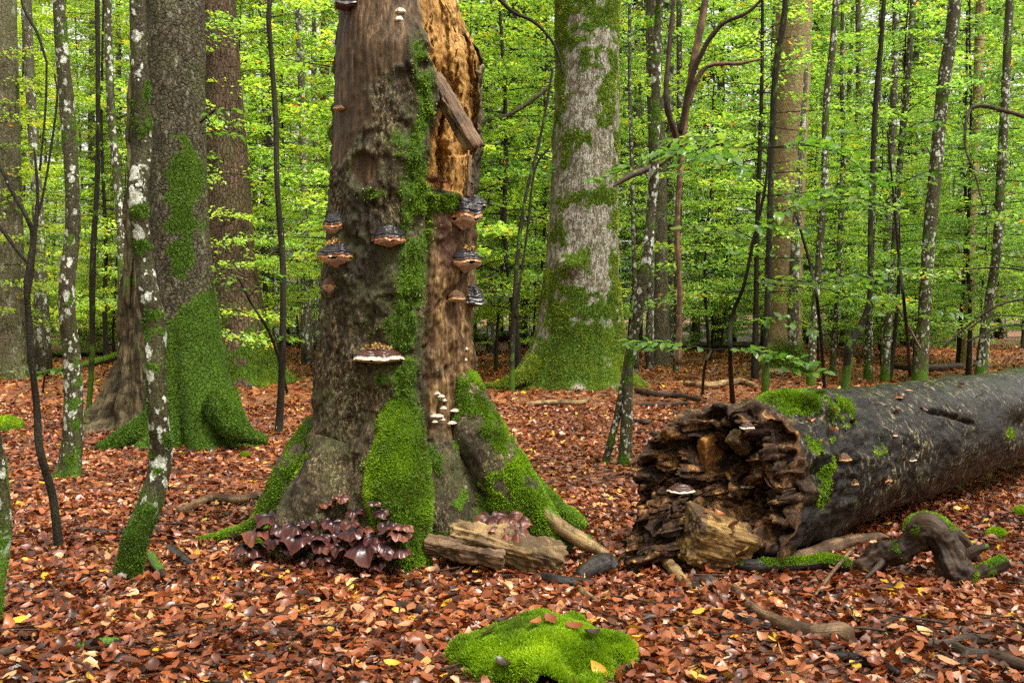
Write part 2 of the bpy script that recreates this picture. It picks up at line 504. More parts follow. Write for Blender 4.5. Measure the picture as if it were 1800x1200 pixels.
# ---------------------------------------------------------------- fallen leaf shapes
def leaf_template(fine=True):
    # outline of an ovate beech leaf along +X, length 1, with a midrib crease
    if fine:
        xs = [0.0, 0.16, 0.45, 0.75, 1.0]
        ws = [0.0, 0.20, 0.30, 0.20, 0.0]
        V = [(0, 0, 0)]
        for x, w in zip(xs[1:-1], ws[1:-1]): V += [(x, w, 0), (x, 0, 0), (x, -w, 0)]
        V.append((1, 0, 0))
        Fq = [(1, 2, 5, 4), (2, 3, 6, 5), (4, 5, 8, 7), (5, 6, 9, 8)]
        Ft = [(0, 2, 1), (0, 3, 2), (7, 8, 10), (8, 9, 10)]
        return np.array(V, float), np.array(Fq), np.array(Ft)
    V = np.array([(0, 0, 0), (0.45, 0.3, 0), (1, 0, 0), (0.45, -0.3, 0)], float)
    return V, np.array([(0, 1, 2, 3)]), np.zeros((0, 3), int)

def rot_frames(yaw, pitch, roll):
    cy, sy, cp, sp, cr, sr = np.cos(yaw), np.sin(yaw), np.cos(pitch), np.sin(pitch), np.cos(roll), np.sin(roll)
    X = np.stack([cy * cp, sy * cp, sp], 1)
    Y0 = np.stack([-sy, cy, np.zeros_like(cy)], 1)
    Z0 = np.cross(X, Y0)
    Y = Y0 * cr[:, None] + Z0 * sr[:, None]
    Z = np.cross(X, Y)
    return X, Y, Z

def leaf_cloud(pos, size, X, Y, Z, fold, curl, tint, fine):
    T, Fq, Ft = leaf_template(fine)
    n, m = len(pos), len(T)
    rj = np.random.default_rng(n)
    wj = (0.62 + 0.6 * rj.random(n))[:, None]
    ty = T[None, :, 1] * (wj * (0.75 + 0.5 * rj.random((n, m))) if fine else wj * 1.1)
    tx = T[None, :, 0] + (0.10 * (rj.random((n, m)) - 0.5) if fine else 0)
    lz = np.abs(T[None, :, 1]) * fold[:, None] + curl[:, None] * (T[None, :, 0] - 0.4) ** 2
    if fine: lz = lz + 0.07 * (rj.random((n, m)) - 0.5)
    L = (X[:, None] * tx[..., None] + Y[:, None] * ty[..., None] + Z[:, None] * lz[..., None]) * size[:, None, None]
    V = (pos[:, None] + L).reshape(-1, 3)
    o = (np.arange(n) * m)[:, None, None]
    Fs = [(o + Fq[None]).reshape(-1, 4)]
    if len(Ft): Fs.append((o + Ft[None]).reshape(-1, 3))
    return V, Fs, {'tint': np.repeat(tint, m)}

# places kept free of litter: (x, y, radius)
CLEAR = []

def litter(n, y0, y1, smin, smax, fine, seed, flat):
    r = np.random.default_rng(seed)
    y = y0 + (y1 - y0) * r.random(n * 2) ** 1.0
    half = y * 0.56 + 1.2
    x = (r.random(n * 2) * 2 - 1) * (y1 * 0.56 + 1.2)
    ok = np.abs(x) < half
    for cx, cy, cr in CLEAR: ok &= (x - cx) ** 2 + (y - cy) ** 2 > cr * cr
    x, y = x[ok][:n], y[ok][:n]
    n = len(x)
    q = np.stack([x, y, np.zeros(n)], 1)
    pos = np.column_stack([x, y, gz(x, y) + 0.006 + r.random(n) ** 2 * 0.03])
    X, Y, Z = rot_frames(r.random(n) * 6.283, r.normal(0, flat, n), r.normal(0, flat * 1.2, n))
    size = smin + (smax - smin) * r.random(n)
    patch = fbm(q, 1.3, 3, 31)
    tint = np.clip(r.normal(0.49, 0.25, n) + (patch - 0.5) * 0.5, 0, 0.955)
    tint = np.where(r.random(n) < 0.022, 0.985, tint)
    return pos - X * size[:, None] * 0.5, size, X, Y, Z, r.normal(0.1, 0.3, n), r.normal(0.1, 0.4, n), tint, fine

# ---------------------------------------------------------------- the dead beech snag
DS = 5.85
def snag_material():
    k = Mat('snag_surface', 0.6, 0.18)
    v = k.coords((1, 1, 0.3), 'obj'); vi = k.coords((1, 1, 1), 'obj'); vw = k.coords((1, 1, 0.07), 'obj')
    n1 = k.noise(k.coords((1, 1, 0.45), 'obj'), 52, 8, 0.75)
    n2 = k.noise(k.coords((1, 1, 0.4), 'obj'), 3.0, 5, 0.6, 0.6)
    n3 = k.noise(vi, 55, 4, 0.7)
    bk = k.ramp(n1, [(0.38, (0.012, 0.008, 0.005)), (0.48, (0.034, 0.023, 0.012)), (0.56, (0.075, 0.053, 0.026)), (0.66, (0.15, 0.115, 0.06))])
    fk = k.math('MULTIPLY', k.ramp(k.noise(k.coords((1, 1, 0.6), 'obj'), 62, 5, 0.75), [(0.53, 0.0), (0.575, 1.0)]), k.ramp(k.noise(k.coords((1, 1, 0.4), 'obj'), 4.4, 4, 0.6), [(0.40, 0.0), (0.54, 1.0)]))
    bk = k.mix(fk, bk, (0.26, 0.205, 0.10))
    ce = k.voro(k.coords((1, 1, 0.4), 'obj'), 34, 'DISTANCE_TO_EDGE')
    bk = k.mix(k.ramp(ce, [(0.0, 0.8), (0.07, 0.0)]), bk, (0.010, 0.007, 0.004))
    bk = k.mix(k.ramp(n2, [(0.46, 0.0), (0.60, 0.75)]), bk, (0.016, 0.011, 0.007))
    bk = k.mix(k.math('MULTIPLY', k.ramp(k.noise(vi, 4.2, 5, 0.6), [(0.48, 0.0), (0.64, 1.0)]), 0.65), bk, k.ramp(n3, [(0.3, (0.03, 0.035, 0.012)), (0.7, (0.12, 0.12, 0.05))]))
    pl = k.ramp(k.noise(vi, 9, 6, 0.7), [(0.64, 0.0), (0.67, 0.8)])
    bk = k.mix(pl, bk, (0.30, 0.27, 0.17))
    w1 = k.noise(vw, 38, 6, 0.65)
    bare = k.ramp(w1, [(0.36, (0.022, 0.013, 0.007)), (0.5, (0.085, 0.050, 0.024)), (0.64, (0.20, 0.125, 0.062))])
    bare = k.mix(k.ramp(k.noise(vi, 4.0, 6, 0.65), [(0.42, 0.0), (0.60, 0.8)]), bare, (0.045, 0.029, 0.017))
    bare = k.mix(k.ramp(k.noise(vw, 90, 4, 0.7), [(0.56, 0.0), (0.62, 0.7)]), bare, (0.02, 0.012, 0.008))
    h1 = k.noise(k.coords((1, 1, 0.22), 'obj'), 42, 9, 0.78)
    ht = k.ramp(h1, [(0.34, (0.08, 0.034, 0.010)), (0.44, (0.22, 0.105, 0.026)), (0.53, (0.40, 0.215, 0.055)), (0.66, (0.56, 0.37, 0.13))])
    ht = k.mix(k.ramp(k.noise(k.coords((1, 1, 0.6), 'obj'), 6.5, 6, 0.7), [(0.50, 0.0), (0.64, 0.6)]), ht, (0.13, 0.058, 0.018))
    ht = k.mix(k.ramp(k.voro(k.coords((1, 1, 0.25), 'obj'), 26, 'DISTANCE_TO_EDGE'), [(0.0, 0.5), (0.05, 0.0)]), ht, (0.06, 0.024, 0.009))
    lw = k.ramp(w1, [(0.36, (0.030, 0.014, 0.007)), (0.5, (0.10, 0.054, 0.022)), (0.64, (0.24, 0.15, 0.062))])
    lw = k.mix(k.ramp(k.noise(k.coords((1, 1, 0.25), 'obj'), 7, 5, 0.65, 0.4), [(0.46, 0.0), (0.6, 0.9)]), lw, (0.04, 0.015, 0.008))
    col = k.mix(k.attr('bare'), bk, bare)
    col = k.mix(k.attr('lowwood'), col, lw)
    col = k.mix(k.attr('heart'), col, ht)
    mn = k.noise(vi, 60, 4, 0.7)
    mcol = k.ramp(mn, [(0.3, (0.016, 0.035, 0.003)), (0.55, (0.05, 0.10, 0.006)), (0.75, (0.09, 0.16, 0.01))])
    f = k.ramp(k.math('ADD', k.attr('moss'), k.math('MULTIPLY', k.math('SUBTRACT', mn, 0.5), 0.5)), [(0.4, 0.0), (0.65, 1.0)])
    col = k.mix(f, col, mcol)
    hh = k.math('ADD', k.math('MULTIPLY', n1, 1.0), k.math('MULTIPLY', n3, 0.3))
    hw = k.math('ADD', k.math('MULTIPLY', w1, 0.7), k.math('MULTIPLY', h1, 0.5))
    wd = k.math('MAXIMUM', k.attr('heart'), k.math('MAXIMUM', k.attr('bare'), k.attr('lowwood')))
    mh = k.node('ShaderNodeMix', data_type='FLOAT')
    k.link(wd, mh.inputs[0]); k.link(hh, mh.inputs[2]); k.link(hw, mh.inputs[3])
    return k.done(col, k.bump(mh.outputs[0], 1.0, 0.016))
m_snag = snag_material()

SL = np.array([(-320, 640), (-150, 606), (0, 597), (100, 592), (200, 590), (300, 585), (380, 578), (480, 570), (560, 567), (640, 558), (720, 548), (790, 536), (850, 520), (910, 502), (990, 485)], float)
SR = np.array([(-320, 715), (-150, 765), (0, 806), (50, 826), (95, 847), (200, 848), (260, 846), (300, 842), (400, 839), (500, 836), (600, 834), (700, 838), (760, 850), (820, 866), (900, 890), (990, 905)], float)
def zy(y): return P(900, y, DS)[2]
def snag_cr(z):
    y = np.interp(z, [zy(1000), zy(-330)], [1000, -330])     # nearly linear in z at one depth
    l = np.interp(y, SL[:, 0], SL[:, 1]); r = np.interp(y, SR[:, 0], SR[:, 1])
    k = DS / FPX
    return (0.5 * (l + r) - 900) * k, 0.5 * (r - l) * k
def snag_at(x, y, out=0.0):
    z = P(x, y, DS)[2]
    c, r = snag_cr(z)
    ox = np.clip((P(x, y, DS - 0.8 * r)[0] - c) / r, -0.98, 0.98)
    a = -math.acos(ox)                                       # front half: negative angle
    yy = DS + math.sin(a) * (r + out) * 0.95
    z = P(x, y, yy)[2]
    return np.array([c + math.cos(a) * (r + out), yy, z]), a

snag = thing('dead_beech_snag', (snag_cr(0.0)[0], DS, 0.0), 'broken dead beech trunk with orange rotten heartwood, bracket fungi and moss', 'dead tree')
NS, NR = 380, 520
zz = np.linspace(-0.25, zy(-320), NR)
th = np.linspace(-math.pi, math.pi, NS, endpoint=False)
cxr, rr = snag_cr(zz)
ZZ, TH = np.repeat(zz, NS), np.tile(th, NR)
CX, RR = np.repeat(cxr, NS), np.repeat(rr, NS)
flare = sum(a * np.exp(-np.maximum(ZZ, 0) / hf) * np.exp(-((np.angle(np.exp(1j * (TH - R(t))))) / R(w)) ** 2)
            for t, a, hf, w in ((-95, .16, .22, 22), (-30, .15, .25, 20), (-150, .10, .22, 20), (175, .12, .25, 22), (60, .2, .25, 25), (110, .2, .25, 25), (-60, -.03, .5, 15)))
rb = RR + flare
Q = np.stack([np.cos(TH) * 0.45, np.sin(TH) * 0.45, ZZ], 1)
rb = rb * (1 + 0.10 * (fbm(Q, 2.2, 3, 3) - 0.5))
SV = np.stack([CX + np.cos(TH) * rb, DS + np.sin(TH) * rb * 0.95, ZZ], 1)
sx, sy = to_px(SV)
front = (np.sin(TH) < 0.12)
Qs = Q * np.array([1, 1, 0.35])
nA = fbm(Q, 5, 4, 21); nB = fbm(Q, 14, 4, 22); nC = fbm(Qs, 26, 4, 23)
# broken-open cavity
xb = np.interp(sy, [-320, 0, 50, 100, 130, 170, 250, 330], [705, 735, 745, 756, 766, 770, 757, 750]) + (nB - 0.5) * 16
xr = np.interp(sy, [-320, 90, 110, 140, 260, 340], [2000, 2000, 846, 836, 833, 818])
yb = np.interp(sx, [740, 808, 812, 840], [322, 338, 352, 352]) + (nB - 0.5) * 10
cav = front * sstep(-2, 3, sx - xb) * sstep(-3, 4, xr - sx) * sstep(-4, 3, yb - sy)
cav = np.where(sy < 60, np.maximum(cav, (np.cos(TH) > 0.2) * sstep(60, 20, sy) * (sx > xb)), cav)
colm = fbm(np.stack([SV[:, 0], SV[:, 0] * 0.3, SV[:, 2] * 0.17], 1), 24, 3, 41)
blk = np.floor(colm * 9) / 9
depth = 0.18 + 0.26 * (blk - 0.5) + 0.12 * (nA - 0.5) + 0.05 * (nB - 0.5) + 0.02 * (fbm(Q, 50, 2, 43) - 0.5)
depth = depth + 0.10 * np.exp(-((sx - 768) / 14) ** 2 - ((sy - 270) / 60) ** 2)
blockm = sstep(772, 776, sx) * sstep(824, 820, sx) * sstep(266, 271, sy)
depth = depth * (1 - 0.55 * blockm)
depth = np.where(sy < 130, depth * (0.25 + 0.75 * sstep(-60, 130, sy)), depth)
gro = np.exp(-((sx - np.interp(sy, [0, 60, 140, 200], [812, 815, 830, 836])) / 4) ** 2) * (sy < 210)
depth = depth + 0.07 * gro
bare = front * sstep(-25, 20, 270 - (sx - 600) * 1.75 - sy + (nA - 0.5) * 170) * (sx < xb)
bare = np.maximum(bare, front * sstep(20, -10, sy - 40 - (nA - .5) * 60) * (sx < xb))
hole = np.exp(-(((sx - 640) / 24) ** 2 + ((sy - 298) / 30) ** 2)) * front
bare = np.maximum(bare, sstep(0.35, 0.6, hole))
ring = np.exp(-((np.hypot((sx - 638) / 30, (sy - 300) / 36) - 1) / 0.25) ** 2) * front
low = front * sstep(748, 764, sx + (nB - .5) * 22) * sstep(330, 380, sy) * sstep(790, 740, sy) * sstep(0.30, 0.42, nA + 0.25 * sstep(775, 800, sx))
low = np.maximum(low, front * np.exp(-(((sx - 560) / 30) ** 2 + ((sy - 850) / 75) ** 2)) * 1.2).clip(0, 1)
nM = fbm(Q, 7, 5, 51)
mc = np.interp(sy, [60, 130, 200, 250, 330, 400, 450, 520, 600, 700, 760, 860, 1000], [730, 744, 748, 728, 735, 735, 728, 720, 706, 712, 712, 692, 725])
mw = np.interp(sy, [60, 130, 200, 250, 330, 400, 480, 600, 700, 740, 800, 900, 1000], [14, 18, 14, 18, 30, 38, 30, 30, 24, 34, 48, 56, 34])
moss = front * np.exp(-((sx - mc) / mw) ** 2) * sstep(50, 90, sy) * 0.95
moss = np.where(sy > 715, np.maximum(moss, front * sstep(1.15, 0.85, np.abs(sx - mc) / mw)), moss)
moss = np.maximum(moss, front * sstep(752, 760, sx) * sstep(808, 800, sx) * sstep(335, 345, sy) * sstep(385, 360, sy))
moss = np.maximum(moss, front * sstep(800, 870, sx) * sstep(760, 820, sy) * 0.95)
moss = np.maximum(moss, sstep(560, 520, sx) * sstep(770, 830, sy))
moss = np.maximum(moss, 0.75 * front * np.exp(-((sx - 690) / 70) ** 2) * sstep(150, 260, sy) * sstep(0.56, 0.70, nM))
moss = np.maximum(moss, np.where(front, 0, sstep(0.5, 0.65, nM) * 0.8))
moss = moss * sstep(0.24, 0.42, nM + 0.22 * (sy > 720)) * (1 - cav)
nD = fbm(Q * np.array([1, 1, .5]), 48, 3, 24)
disp = 0.05 * (nA - 0.5) + 0.045 * (nB - 0.5) + 0.035 * (nC - 0.5) + 0.03 * (nD - 0.5) - 0.03 * hole + 0.018 * ring
disp = disp * (1 - 0.75 * bare) - 0.012 * bare
crack = ridge(Qs, 9, 2, 61)
disp = disp - 0.02 * sstep(0.86, 0.97, crack) * (1 - bare)
disp = disp - low * (0.02 + 0.03 * (fbm(Q * np.array([1, 1, .15]), 22, 3, 62) - .5))
gul = np.exp(-((sx - np.interp(sy, [330, 480, 620, 800, 1000], [756, 752, 750, 752, 760])) / 7) ** 2) * front * (sy > 345)
disp = disp - 0.05 * gul + 0.022 * moss
rim = np.exp(-((sx - xb + 5) / 5) ** 2) * front * (sy < 330) * (sy > 60)
disp = disp + 0.02 * rim
SV[:, 0] += np.cos(TH) * disp * (1 - cav)
SV[:, 1] += np.sin(TH) * disp * (1 - cav) + cav * depth
SV[:, 0] += cav * (nB - 0.5) * 0.05
jag = sstep(3.55, 4.2, ZZ)
SV[:, 2] -= jag * (ridge(np.stack([np.cos(TH), np.sin(TH), TH * 0], 1), 3, 3, 71)) * 0.7
ii = np.arange(NR - 1)[:, None] * NS
jj = np.arange(NS)[None]; kk = (jj + 1) % NS
SF = np.stack([ii + jj, ii + kk, ii + NS + kk, ii + NS + jj], 2).reshape(-1, 4)
tcap = len(SV)
SVc = np.vstack([SV, [[cxr[-1], DS, zz[-1] - 0.5]]])
app = lambda a, v=0.0: np.concatenate([a, [v]])
topf = np.stack([(NR - 1) * NS + np.arange(NS), (NR - 1) * NS + (np.arange(NS) + 1) % NS, np.full(NS, tcap)], 1)
part('trunk', SVc, [SF, topf], m_snag, snag, {'moss': app(moss), 'heart': app(cav, 1.0), 'bare': app(bare), 'lowwood': app(low)})
rngm = np.random.default_rng(5)
moss_bits = [blades(SV, SF, np.where(moss > 0.2, moss, 0), 52000, rngm, 0.028, 0.0065, -0.15, 0.9)]
def px_path(lst):
    return np.array([P(x, y, d) for x, y, d, r in lst]), np.array([r * d / FPX for x, y, d, r in lst])
def root(parent, lst, mat, mossamt, n=60, nseg=36, bumpy=0.03, blade_n=0, blade_len=0.03, bits=None, name='root', seed=0, bw=0.008, mthr=0.38):
    pts, rad = px_path(lst)
    blade_n = int(blade_n * 1.6); blade_len *= 0.8; bw *= 0.75
    V, Fs, inf = sweep(pts, rad, n, nseg)
    q = inf['tc'] + seed * 3.1
    d = (fbm(q, 7, 4, seed) - 0.5) * bumpy * 2 + (fbm(q * np.array([1, 1, .3]), 22, 3, seed + 1) - 0.5) * bumpy * 0.8
    V = V + inf['N'] * (d * np.clip(inf['rr'] / 0.05, 0.15, 1))[:, None]
    up = np.clip(inf['N'][:, 2] * 0.5 + 0.6, 0, 1)
    th_ = 0.66 - 0.44 * mossamt
    mo = np.clip((0.55 + 0.5 * up) * sstep(th_, th_ + 0.12, fbm(q, 7, 4, seed + 2) * .65 + .35 * fbm(q, 19, 3, seed + 3) + 0.14 * (up - 0.6)), 0, 1)
    z0 = np.zeros(len(V))
    part(name, V, Fs, mat, parent, {'moss': mo, 'heart': z0, 'bare': z0, 'lowwood': z0, 'tc': inf['tc']})
    if blade_n and bits is not None:
        bits.append(blades(V, Fs[0], np.where(mo > mthr * .6, mo, 0), blade_n, rngm, blade_len, bw, 0.05, 0.8))
    return V, Fs, mo
def join_bits(bits):
    Vs, Fs, Ts, o = [], [], [], 0
    for b in bits:
        if b is None: continue
        Vs.append(b[0]); Fs.append(b[1] + o); Ts.append(b[2]['tint']); o += len(b[0])
    return np.vstack(Vs), np.vstack(Fs), {'tint': np.concatenate(Ts)}

root(snag, [(812, 660, 5.75, 30), (838, 760, 5.62, 48), (885, 845, 5.55, 52), (945, 915, 5.5, 34), (1000, 965, 5.5, 18)], m_snag, 0.44, 110, 64, 0.03, 11000, 0.03, moss_bits, seed=2)
root(snag, [(700, 690, 5.52, 22), (702, 780, 5.40, 46), (700, 870, 5.27, 54), (716, 950, 5.18, 42), (732, 1010, 5.12, 24)], m_snag, 1.0, 120, 64, 0.03, 16000, 0.036, moss_bits, seed=3)
root(snag, [(560, 740, 5.8, 22), (522, 820, 5.78, 34), (485, 885, 5.75, 26), (440, 930, 5.75, 15), (360, 950, 5.8, 9), (330, 962, 5.8, 4)], m_snag, 0.62, 100, 48, 0.02, 7000, 0.024, moss_bits, seed=4)
root(snag, [(600, 780, 5.5, 40), (565, 870, 5.42, 55), (530, 950, 5.35, 45), (500, 1010, 5.3, 25)], m_snag, 0.15, 110, 64, 0.06, 800, .02, moss_bits, seed=5)
root(snag, [(760, 780, 5.5, 40), (775, 880, 5.45, 45), (790, 960, 5.4, 40), (800, 1000, 5.4, 28)], m_snag, 0.40, 90, 56, 0.03, 3000, 0.025, moss_bits, seed=6)
root(snag, [(890, 830, 6.1, 38), (950, 885, 6.15, 30), (1000, 915, 6.2, 20), (1030, 935, 6.2, 9)], m_snag, 1.0, 60, 40, 0.03, 5000, 0.022, moss_bits, seed=7)
root(snag, [(950, 890, 5.45, 10), (985, 925, 5.42, 14), (1025, 950, 5.4, 14), (1070, 975, 5.4, 7)], m_wood_pale, 0.15, 60, 24, 0.012, seed=8)
mv = join_bits(moss_bits)
part('moss', mv[0], mv[1], m_moss, snag, mv[2], smooth=False, kind='stuff')
CLEAR.append((snag_cr(0.0)[0], DS, 0.55))

def plank(parent, p0, p1, w, t, mat, name, rollz=0.0, seed=0, n=40):
    """split rough board between two points"""
    p0, p1 = np.asarray(p0), np.asarray(p1)
    V, Fs, inf = sweep(np.array([p0, p0 * .5 + p1 * .5, p1]), np.full(3, 1.0), n, 28)
    T = (p1 - p0) / np.linalg.norm(p1 - p0)
    U = np.cross(T, np.array([math.sin(rollz), -math.cos(rollz), 0.0])); U /= np.linalg.norm(U)
    Wn = np.cross(T, U)
    c, s = np.cos(inf['th']), np.sin(inf['th'])
    sq = lambda a: np.sign(a) * np.abs(a) ** 0.65
    al = inf['al'] / inf['al'].max()
    ctr = p0 + (p1 - p0) * al[:, None]
    isc = inf['rr'] > 0
    fib = fbm(np.stack([c * 3 + seed, s * 3, al * 2], 1), 3, 4, seed + 90)
    jag = (al < 0.02) * -1 + (al > 0.98) * 1
    k1 = (1 + 0.9 * (fib - 0.5) + 0.5 * (fbm(np.stack([c * 2 + seed, s * 2, al * 9], 1), 2.2, 4, seed + 95) - .5)) * isc
    V = ctr + U * (sq(c) * w / 2 * k1)[:, None] + Wn * (sq(s) * t / 2 * k1)[:, None] + T * (jag * (fib - 0.3) * w * 0.9)[:, None]
    tc = np.stack([sq(c) * w, sq(s) * t, al * np.linalg.norm(p1 - p0)], 1) + seed
    return part(name, V, Fs, mat, parent, {'moss': np.zeros(len(V)), 'tc': tc})
plank(snag, P(766, 138, 5.50), P(838, 256, 5.42), 0.075, 0.04, m_wood_brown, 'split_plank', 0.3, 1)
plank(snag, P(762, 160, 5.53), P(822, 262, 5.45), 0.035, 0.03, m_wood_pale, 'split_plank', 0.5, 2)
plank(snag, P(826, 275, 5.55), P(823, 345, 5.5), 0.022, 0.03, m_wood_brown, 'splinter', 0.2, 4)

# ---------------------------------------------------------------- fallen log
LA, LB0 = np.array([1.36, 5.65, 0.43]), np.array([4.36, 8.47, 0.45])
LD = (LB0 - LA) / np.linalg.norm(LB0 - LA)
LLEN, LR = 10.5, 0.445
LW = np.cross(np.array([0, 0, 1.0]), LD); LW /= np.linalg.norm(LW)       # towards the left-back
LU = np.cross(LD, LW)
def log_material():
    k = Mat('wet_black_log', 0.3, 0.14)
    v = k.coords((1, 1, 1)); vs_ = k.coords((0.45, 0.45, 1.0)); va = k.coords((1, 1, 0.3))
    n1 = k.noise(va, 22, 6, 0.65)
    c = k.ramp(n1, [(0.36, (0.004, 0.0035, 0.003)), (0.52, (0.010, 0.008, 0.007)), (0.64, (0.030, 0.024, 0.018))])
    big = k.noise(v, 1.6, 4, 0.6)
    st = k.noise(vs_, 34, 7, 0.75)
    c = k.mix(k.math('MULTIPLY', k.ramp(st, [(0.55, 0.0), (0.60, 1.0)]), k.ramp(big, [(0.40, 0.0), (0.56, 0.9)])), c, (0.26, 0.22, 0.12))
    c = k.mix(k.ramp(k.voro(k.coords((1, 1, 0.7)), 16, 'DISTANCE_TO_EDGE'), [(0.0, 0.9), (0.03, 0.0)]), c, (0.003, 0.0025, 0.002))
    c = k.mix(k.ramp(k.noise(v, 3.2, 5, 0.65), [(0.58, 0.0), (0.68, 0.35)]), c, (0.05, 0.042, 0.018))
    e1 = k.noise(v, 17, 7, 0.75, 0.5)
    en = k.ramp(e1, [(0.36, (0.014, 0.007, 0.004)), (0.47, (0.055, 0.025, 0.012)), (0.54, (0.13, 0.06, 0.023)), (0.64, (0.40, 0.215, 0.065))])
    en = k.mix(k.ramp(k.noise(v, 5, 5, 0.65), [(0.43, 0.0), (0.54, 0.88)]), en, (0.016, 0.009, 0.006))
    c = k.mix(k.attr('heart'), c, en)
    mn = k.noise(v, 55, 4, 0.7)
    mcol = k.ramp(mn, [(0.3, (0.02, 0.045, 0.003)), (0.55, (0.07, 0.13, 0.006)), (0.75, (0.14, 0.22, 0.01))])
    f = k.ramp(k.math('ADD', k.attr('moss'), k.math('MULTIPLY', k.math('SUBTRACT', mn, 0.5), 0.5)), [(0.4, 0.0), (0.65, 1.0)])
    c = k.mix(f, c, mcol)
    rg = k.mix(k.attr('heart'), k.ramp(n1, [(0.3, 0.14), (0.7, 0.36)]), (0.6, 0.6, 0.6))
    return k.done(c, k.bump(k.math('ADD', n1, k.math('MULTIPLY', e1, 0.8)), 0.9, 0.014), rg)
m_log = log_material()
log = thing('fallen_log', (LA[0], LA[1], 0.0), 'huge wet black fallen beech log with a rotten broken end and moss on top', 'log')
NT = 240
lth = np.linspace(0, 2 * math.pi, NT, endpoint=False)
def end_out(c, s, rho, smooth_rim=False):
    """how far the broken end sticks out, c towards left-back, s up"""
    q = np.stack([c * rho * 0.45, s * rho * 0.45, np.zeros_like(c)], 1)
    e = 0.10 + 0.16 * sstep(-0.6, 0.3, c * rho) * sstep(0.4, 0.9, s * rho) + 0.40 * sstep(-0.2, 0.75, c * rho * 0.9 - s * rho * 0.45) + 0.20 * sstep(0.1, 0.8, -s * rho)
    e = e + 0.26 * (1 - rho) ** 0.8 - 0.30 * np.exp(-((rho * c + 0.1) ** 2 + (rho * s - 0.35) ** 2) / 0.06) - 0.18 * np.exp(-((rho * c - 0.45) ** 2 + (rho * s + 0.15) ** 2) / 0.03)
    e = e - 0.12 * np.exp(-((rho * c + 0.35) ** 2 + (rho * s + 0.1) ** 2) / 0.08)
    if smooth_rim: return e + 0.10 * (fbm(q, 5, 2, 209) - 0.5)
    b = fbm(q, 6.5, 3, 201)
    e = e + 0.42 * (np.floor(b * 12) / 12 - 0.5) + 0.10 * (ridge(q, 9, 3, 203) - 0.6) + 0.07 * (fbm(q, 22, 4, 205) - 0.5) + 0.03 * (fbm(q, 60, 2, 206) - 0.5)
    g1 = q[:, 0] * 0.86 + q[:, 1] * 0.5 + 0.05 * fbm(q, 9, 2, 240); g2 = -q[:, 0] * 0.5 + q[:, 1] * 0.86 + 0.05 * fbm(q, 9, 2, 241)
    cell = np.stack([np.floor(g1 / 0.075), np.floor(g2 / 0.05), np.zeros_like(g1)], 1)
    e = e + 0.22 * (vnoise(cell + 0.0, 242) - 0.5)
    fr = np.minimum(np.abs(g1 / 0.075 - np.round(g1 / 0.075)), np.abs(g2 / 0.05 - np.round(g2 / 0.05)))
    e = e - 0.035 * sstep(0.10, 0.0, fr)
    return e
s_al = np.concatenate([np.linspace(0, 2.2, 170), np.linspace(2.2, LLEN, 170)[1:]])
AL, LT = np.repeat(s_al, NT), np.tile(lth, len(s_al))
c_, s_ = np.cos(LT), np.sin(LT)
rim_e = end_out(c_, s_, np.ones_like(c_), True)
q = np.stack([c_ * LR, s_ * LR, AL], 1)
near = np.exp(-AL / 0.9)
lr = LR * (1 + 0.07 * (fbm(q, 1.5, 3, 211) - 0.5) * 2) - 0.085 * (1 - np.exp(-AL / 2.5))
lr = lr + (0.03 + 0.16 * near) * (fbm(q, 5, 4, 213) - 0.5) + (0.016 + 0.06 * near) * (fbm(q, 18, 4, 215) - 0.5)
lr = lr + 0.12 * np.exp(-AL / 0.35) * np.exp(-((LT - R(235)) / 0.35) ** 2)
ctr = LA + LD * (AL - rim_e * np.clip(1 - AL / 0.9, 0, 1))[:, None]
ctr[:, 2] += 0.012 * np.minimum(AL, 4.5) - 0.03 * np.maximum(AL - 4.5, 0)      # the far end settles into the ground
LV = ctr + LW * (c_ * lr)[:, None] + LU * (s_ * lr)[:, None]
lx, ly = to_px(LV)
facing = (c_ < 0.55)
cr1 = np.interp(lx, [1630, 1660, 1690, 1715], [722, 726, 736, 746])
ck = np.exp(-((ly - cr1) / 3.5) ** 2) * sstep(1625, 1640, lx) * sstep(1720, 1705, lx) * facing * (c_ < 0)
kn = np.exp(-(((lx - 1445) / 34) ** 2 + ((ly - 712) / 20) ** 2)) * facing
gap2 = np.exp(-(((lx - 1800) / 22) ** 2 + ((ly - 745) / 22) ** 2)) * facing
off = -0.05 * ck + 0.05 * kn * (0.5 + ridge(q, 9, 2, 220)) - 0.07 * gap2
nm = fbm(q, 5.5, 5, 221)
mossl = facing * (np.exp(-(((lx - 1385) / 50) ** 2 + ((ly - 715) / 30) ** 2)) + np.exp(-(((lx - 1440) / 40) ** 2 + ((ly - 780) / 45) ** 2)) + 0.6 * np.exp(-(((lx - 1440) / 20) ** 2 + ((ly - 860) / 40) ** 2)) + 0.8 * np.exp(-(((lx - 1480) / 25) ** 2 + ((ly - 740) / 35) ** 2)) + 0.5 * np.exp(-(((lx - 1545) / 18) ** 2 + ((ly - 790) / 14) ** 2)) + .5 * np.exp(-(((lx - 1780) / 14) ** 2 + ((ly - 762) / 14) ** 2)))
mossl = np.clip(mossl * 1.45, 0, 1) * sstep(0.43, 0.50, nm * .6 + .4 * fbm(q, 16, 3, 223)) * sstep(0.0, 0.22, AL) 
off = off + 0.015 * mossl
LV = LV + LW * (c_ * off)[:, None] + LU * (s_ * off)[:, None]
na = len(s_al)
ii = np.arange(na - 1)[:, None] * NT; jj = np.arange(NT)[None]; kk = (jj + 1) % NT
LF = np.stack([ii + jj, ii + kk, ii + NT + kk, ii + NT + jj], 2).reshape(-1, 4)
NRH = 90
rhos = np.linspace(1, 0.01, NRH)
RH, ET = np.repeat(rhos, NT), np.tile(lth, NRH)
ec, es = np.cos(ET), np.sin(ET)
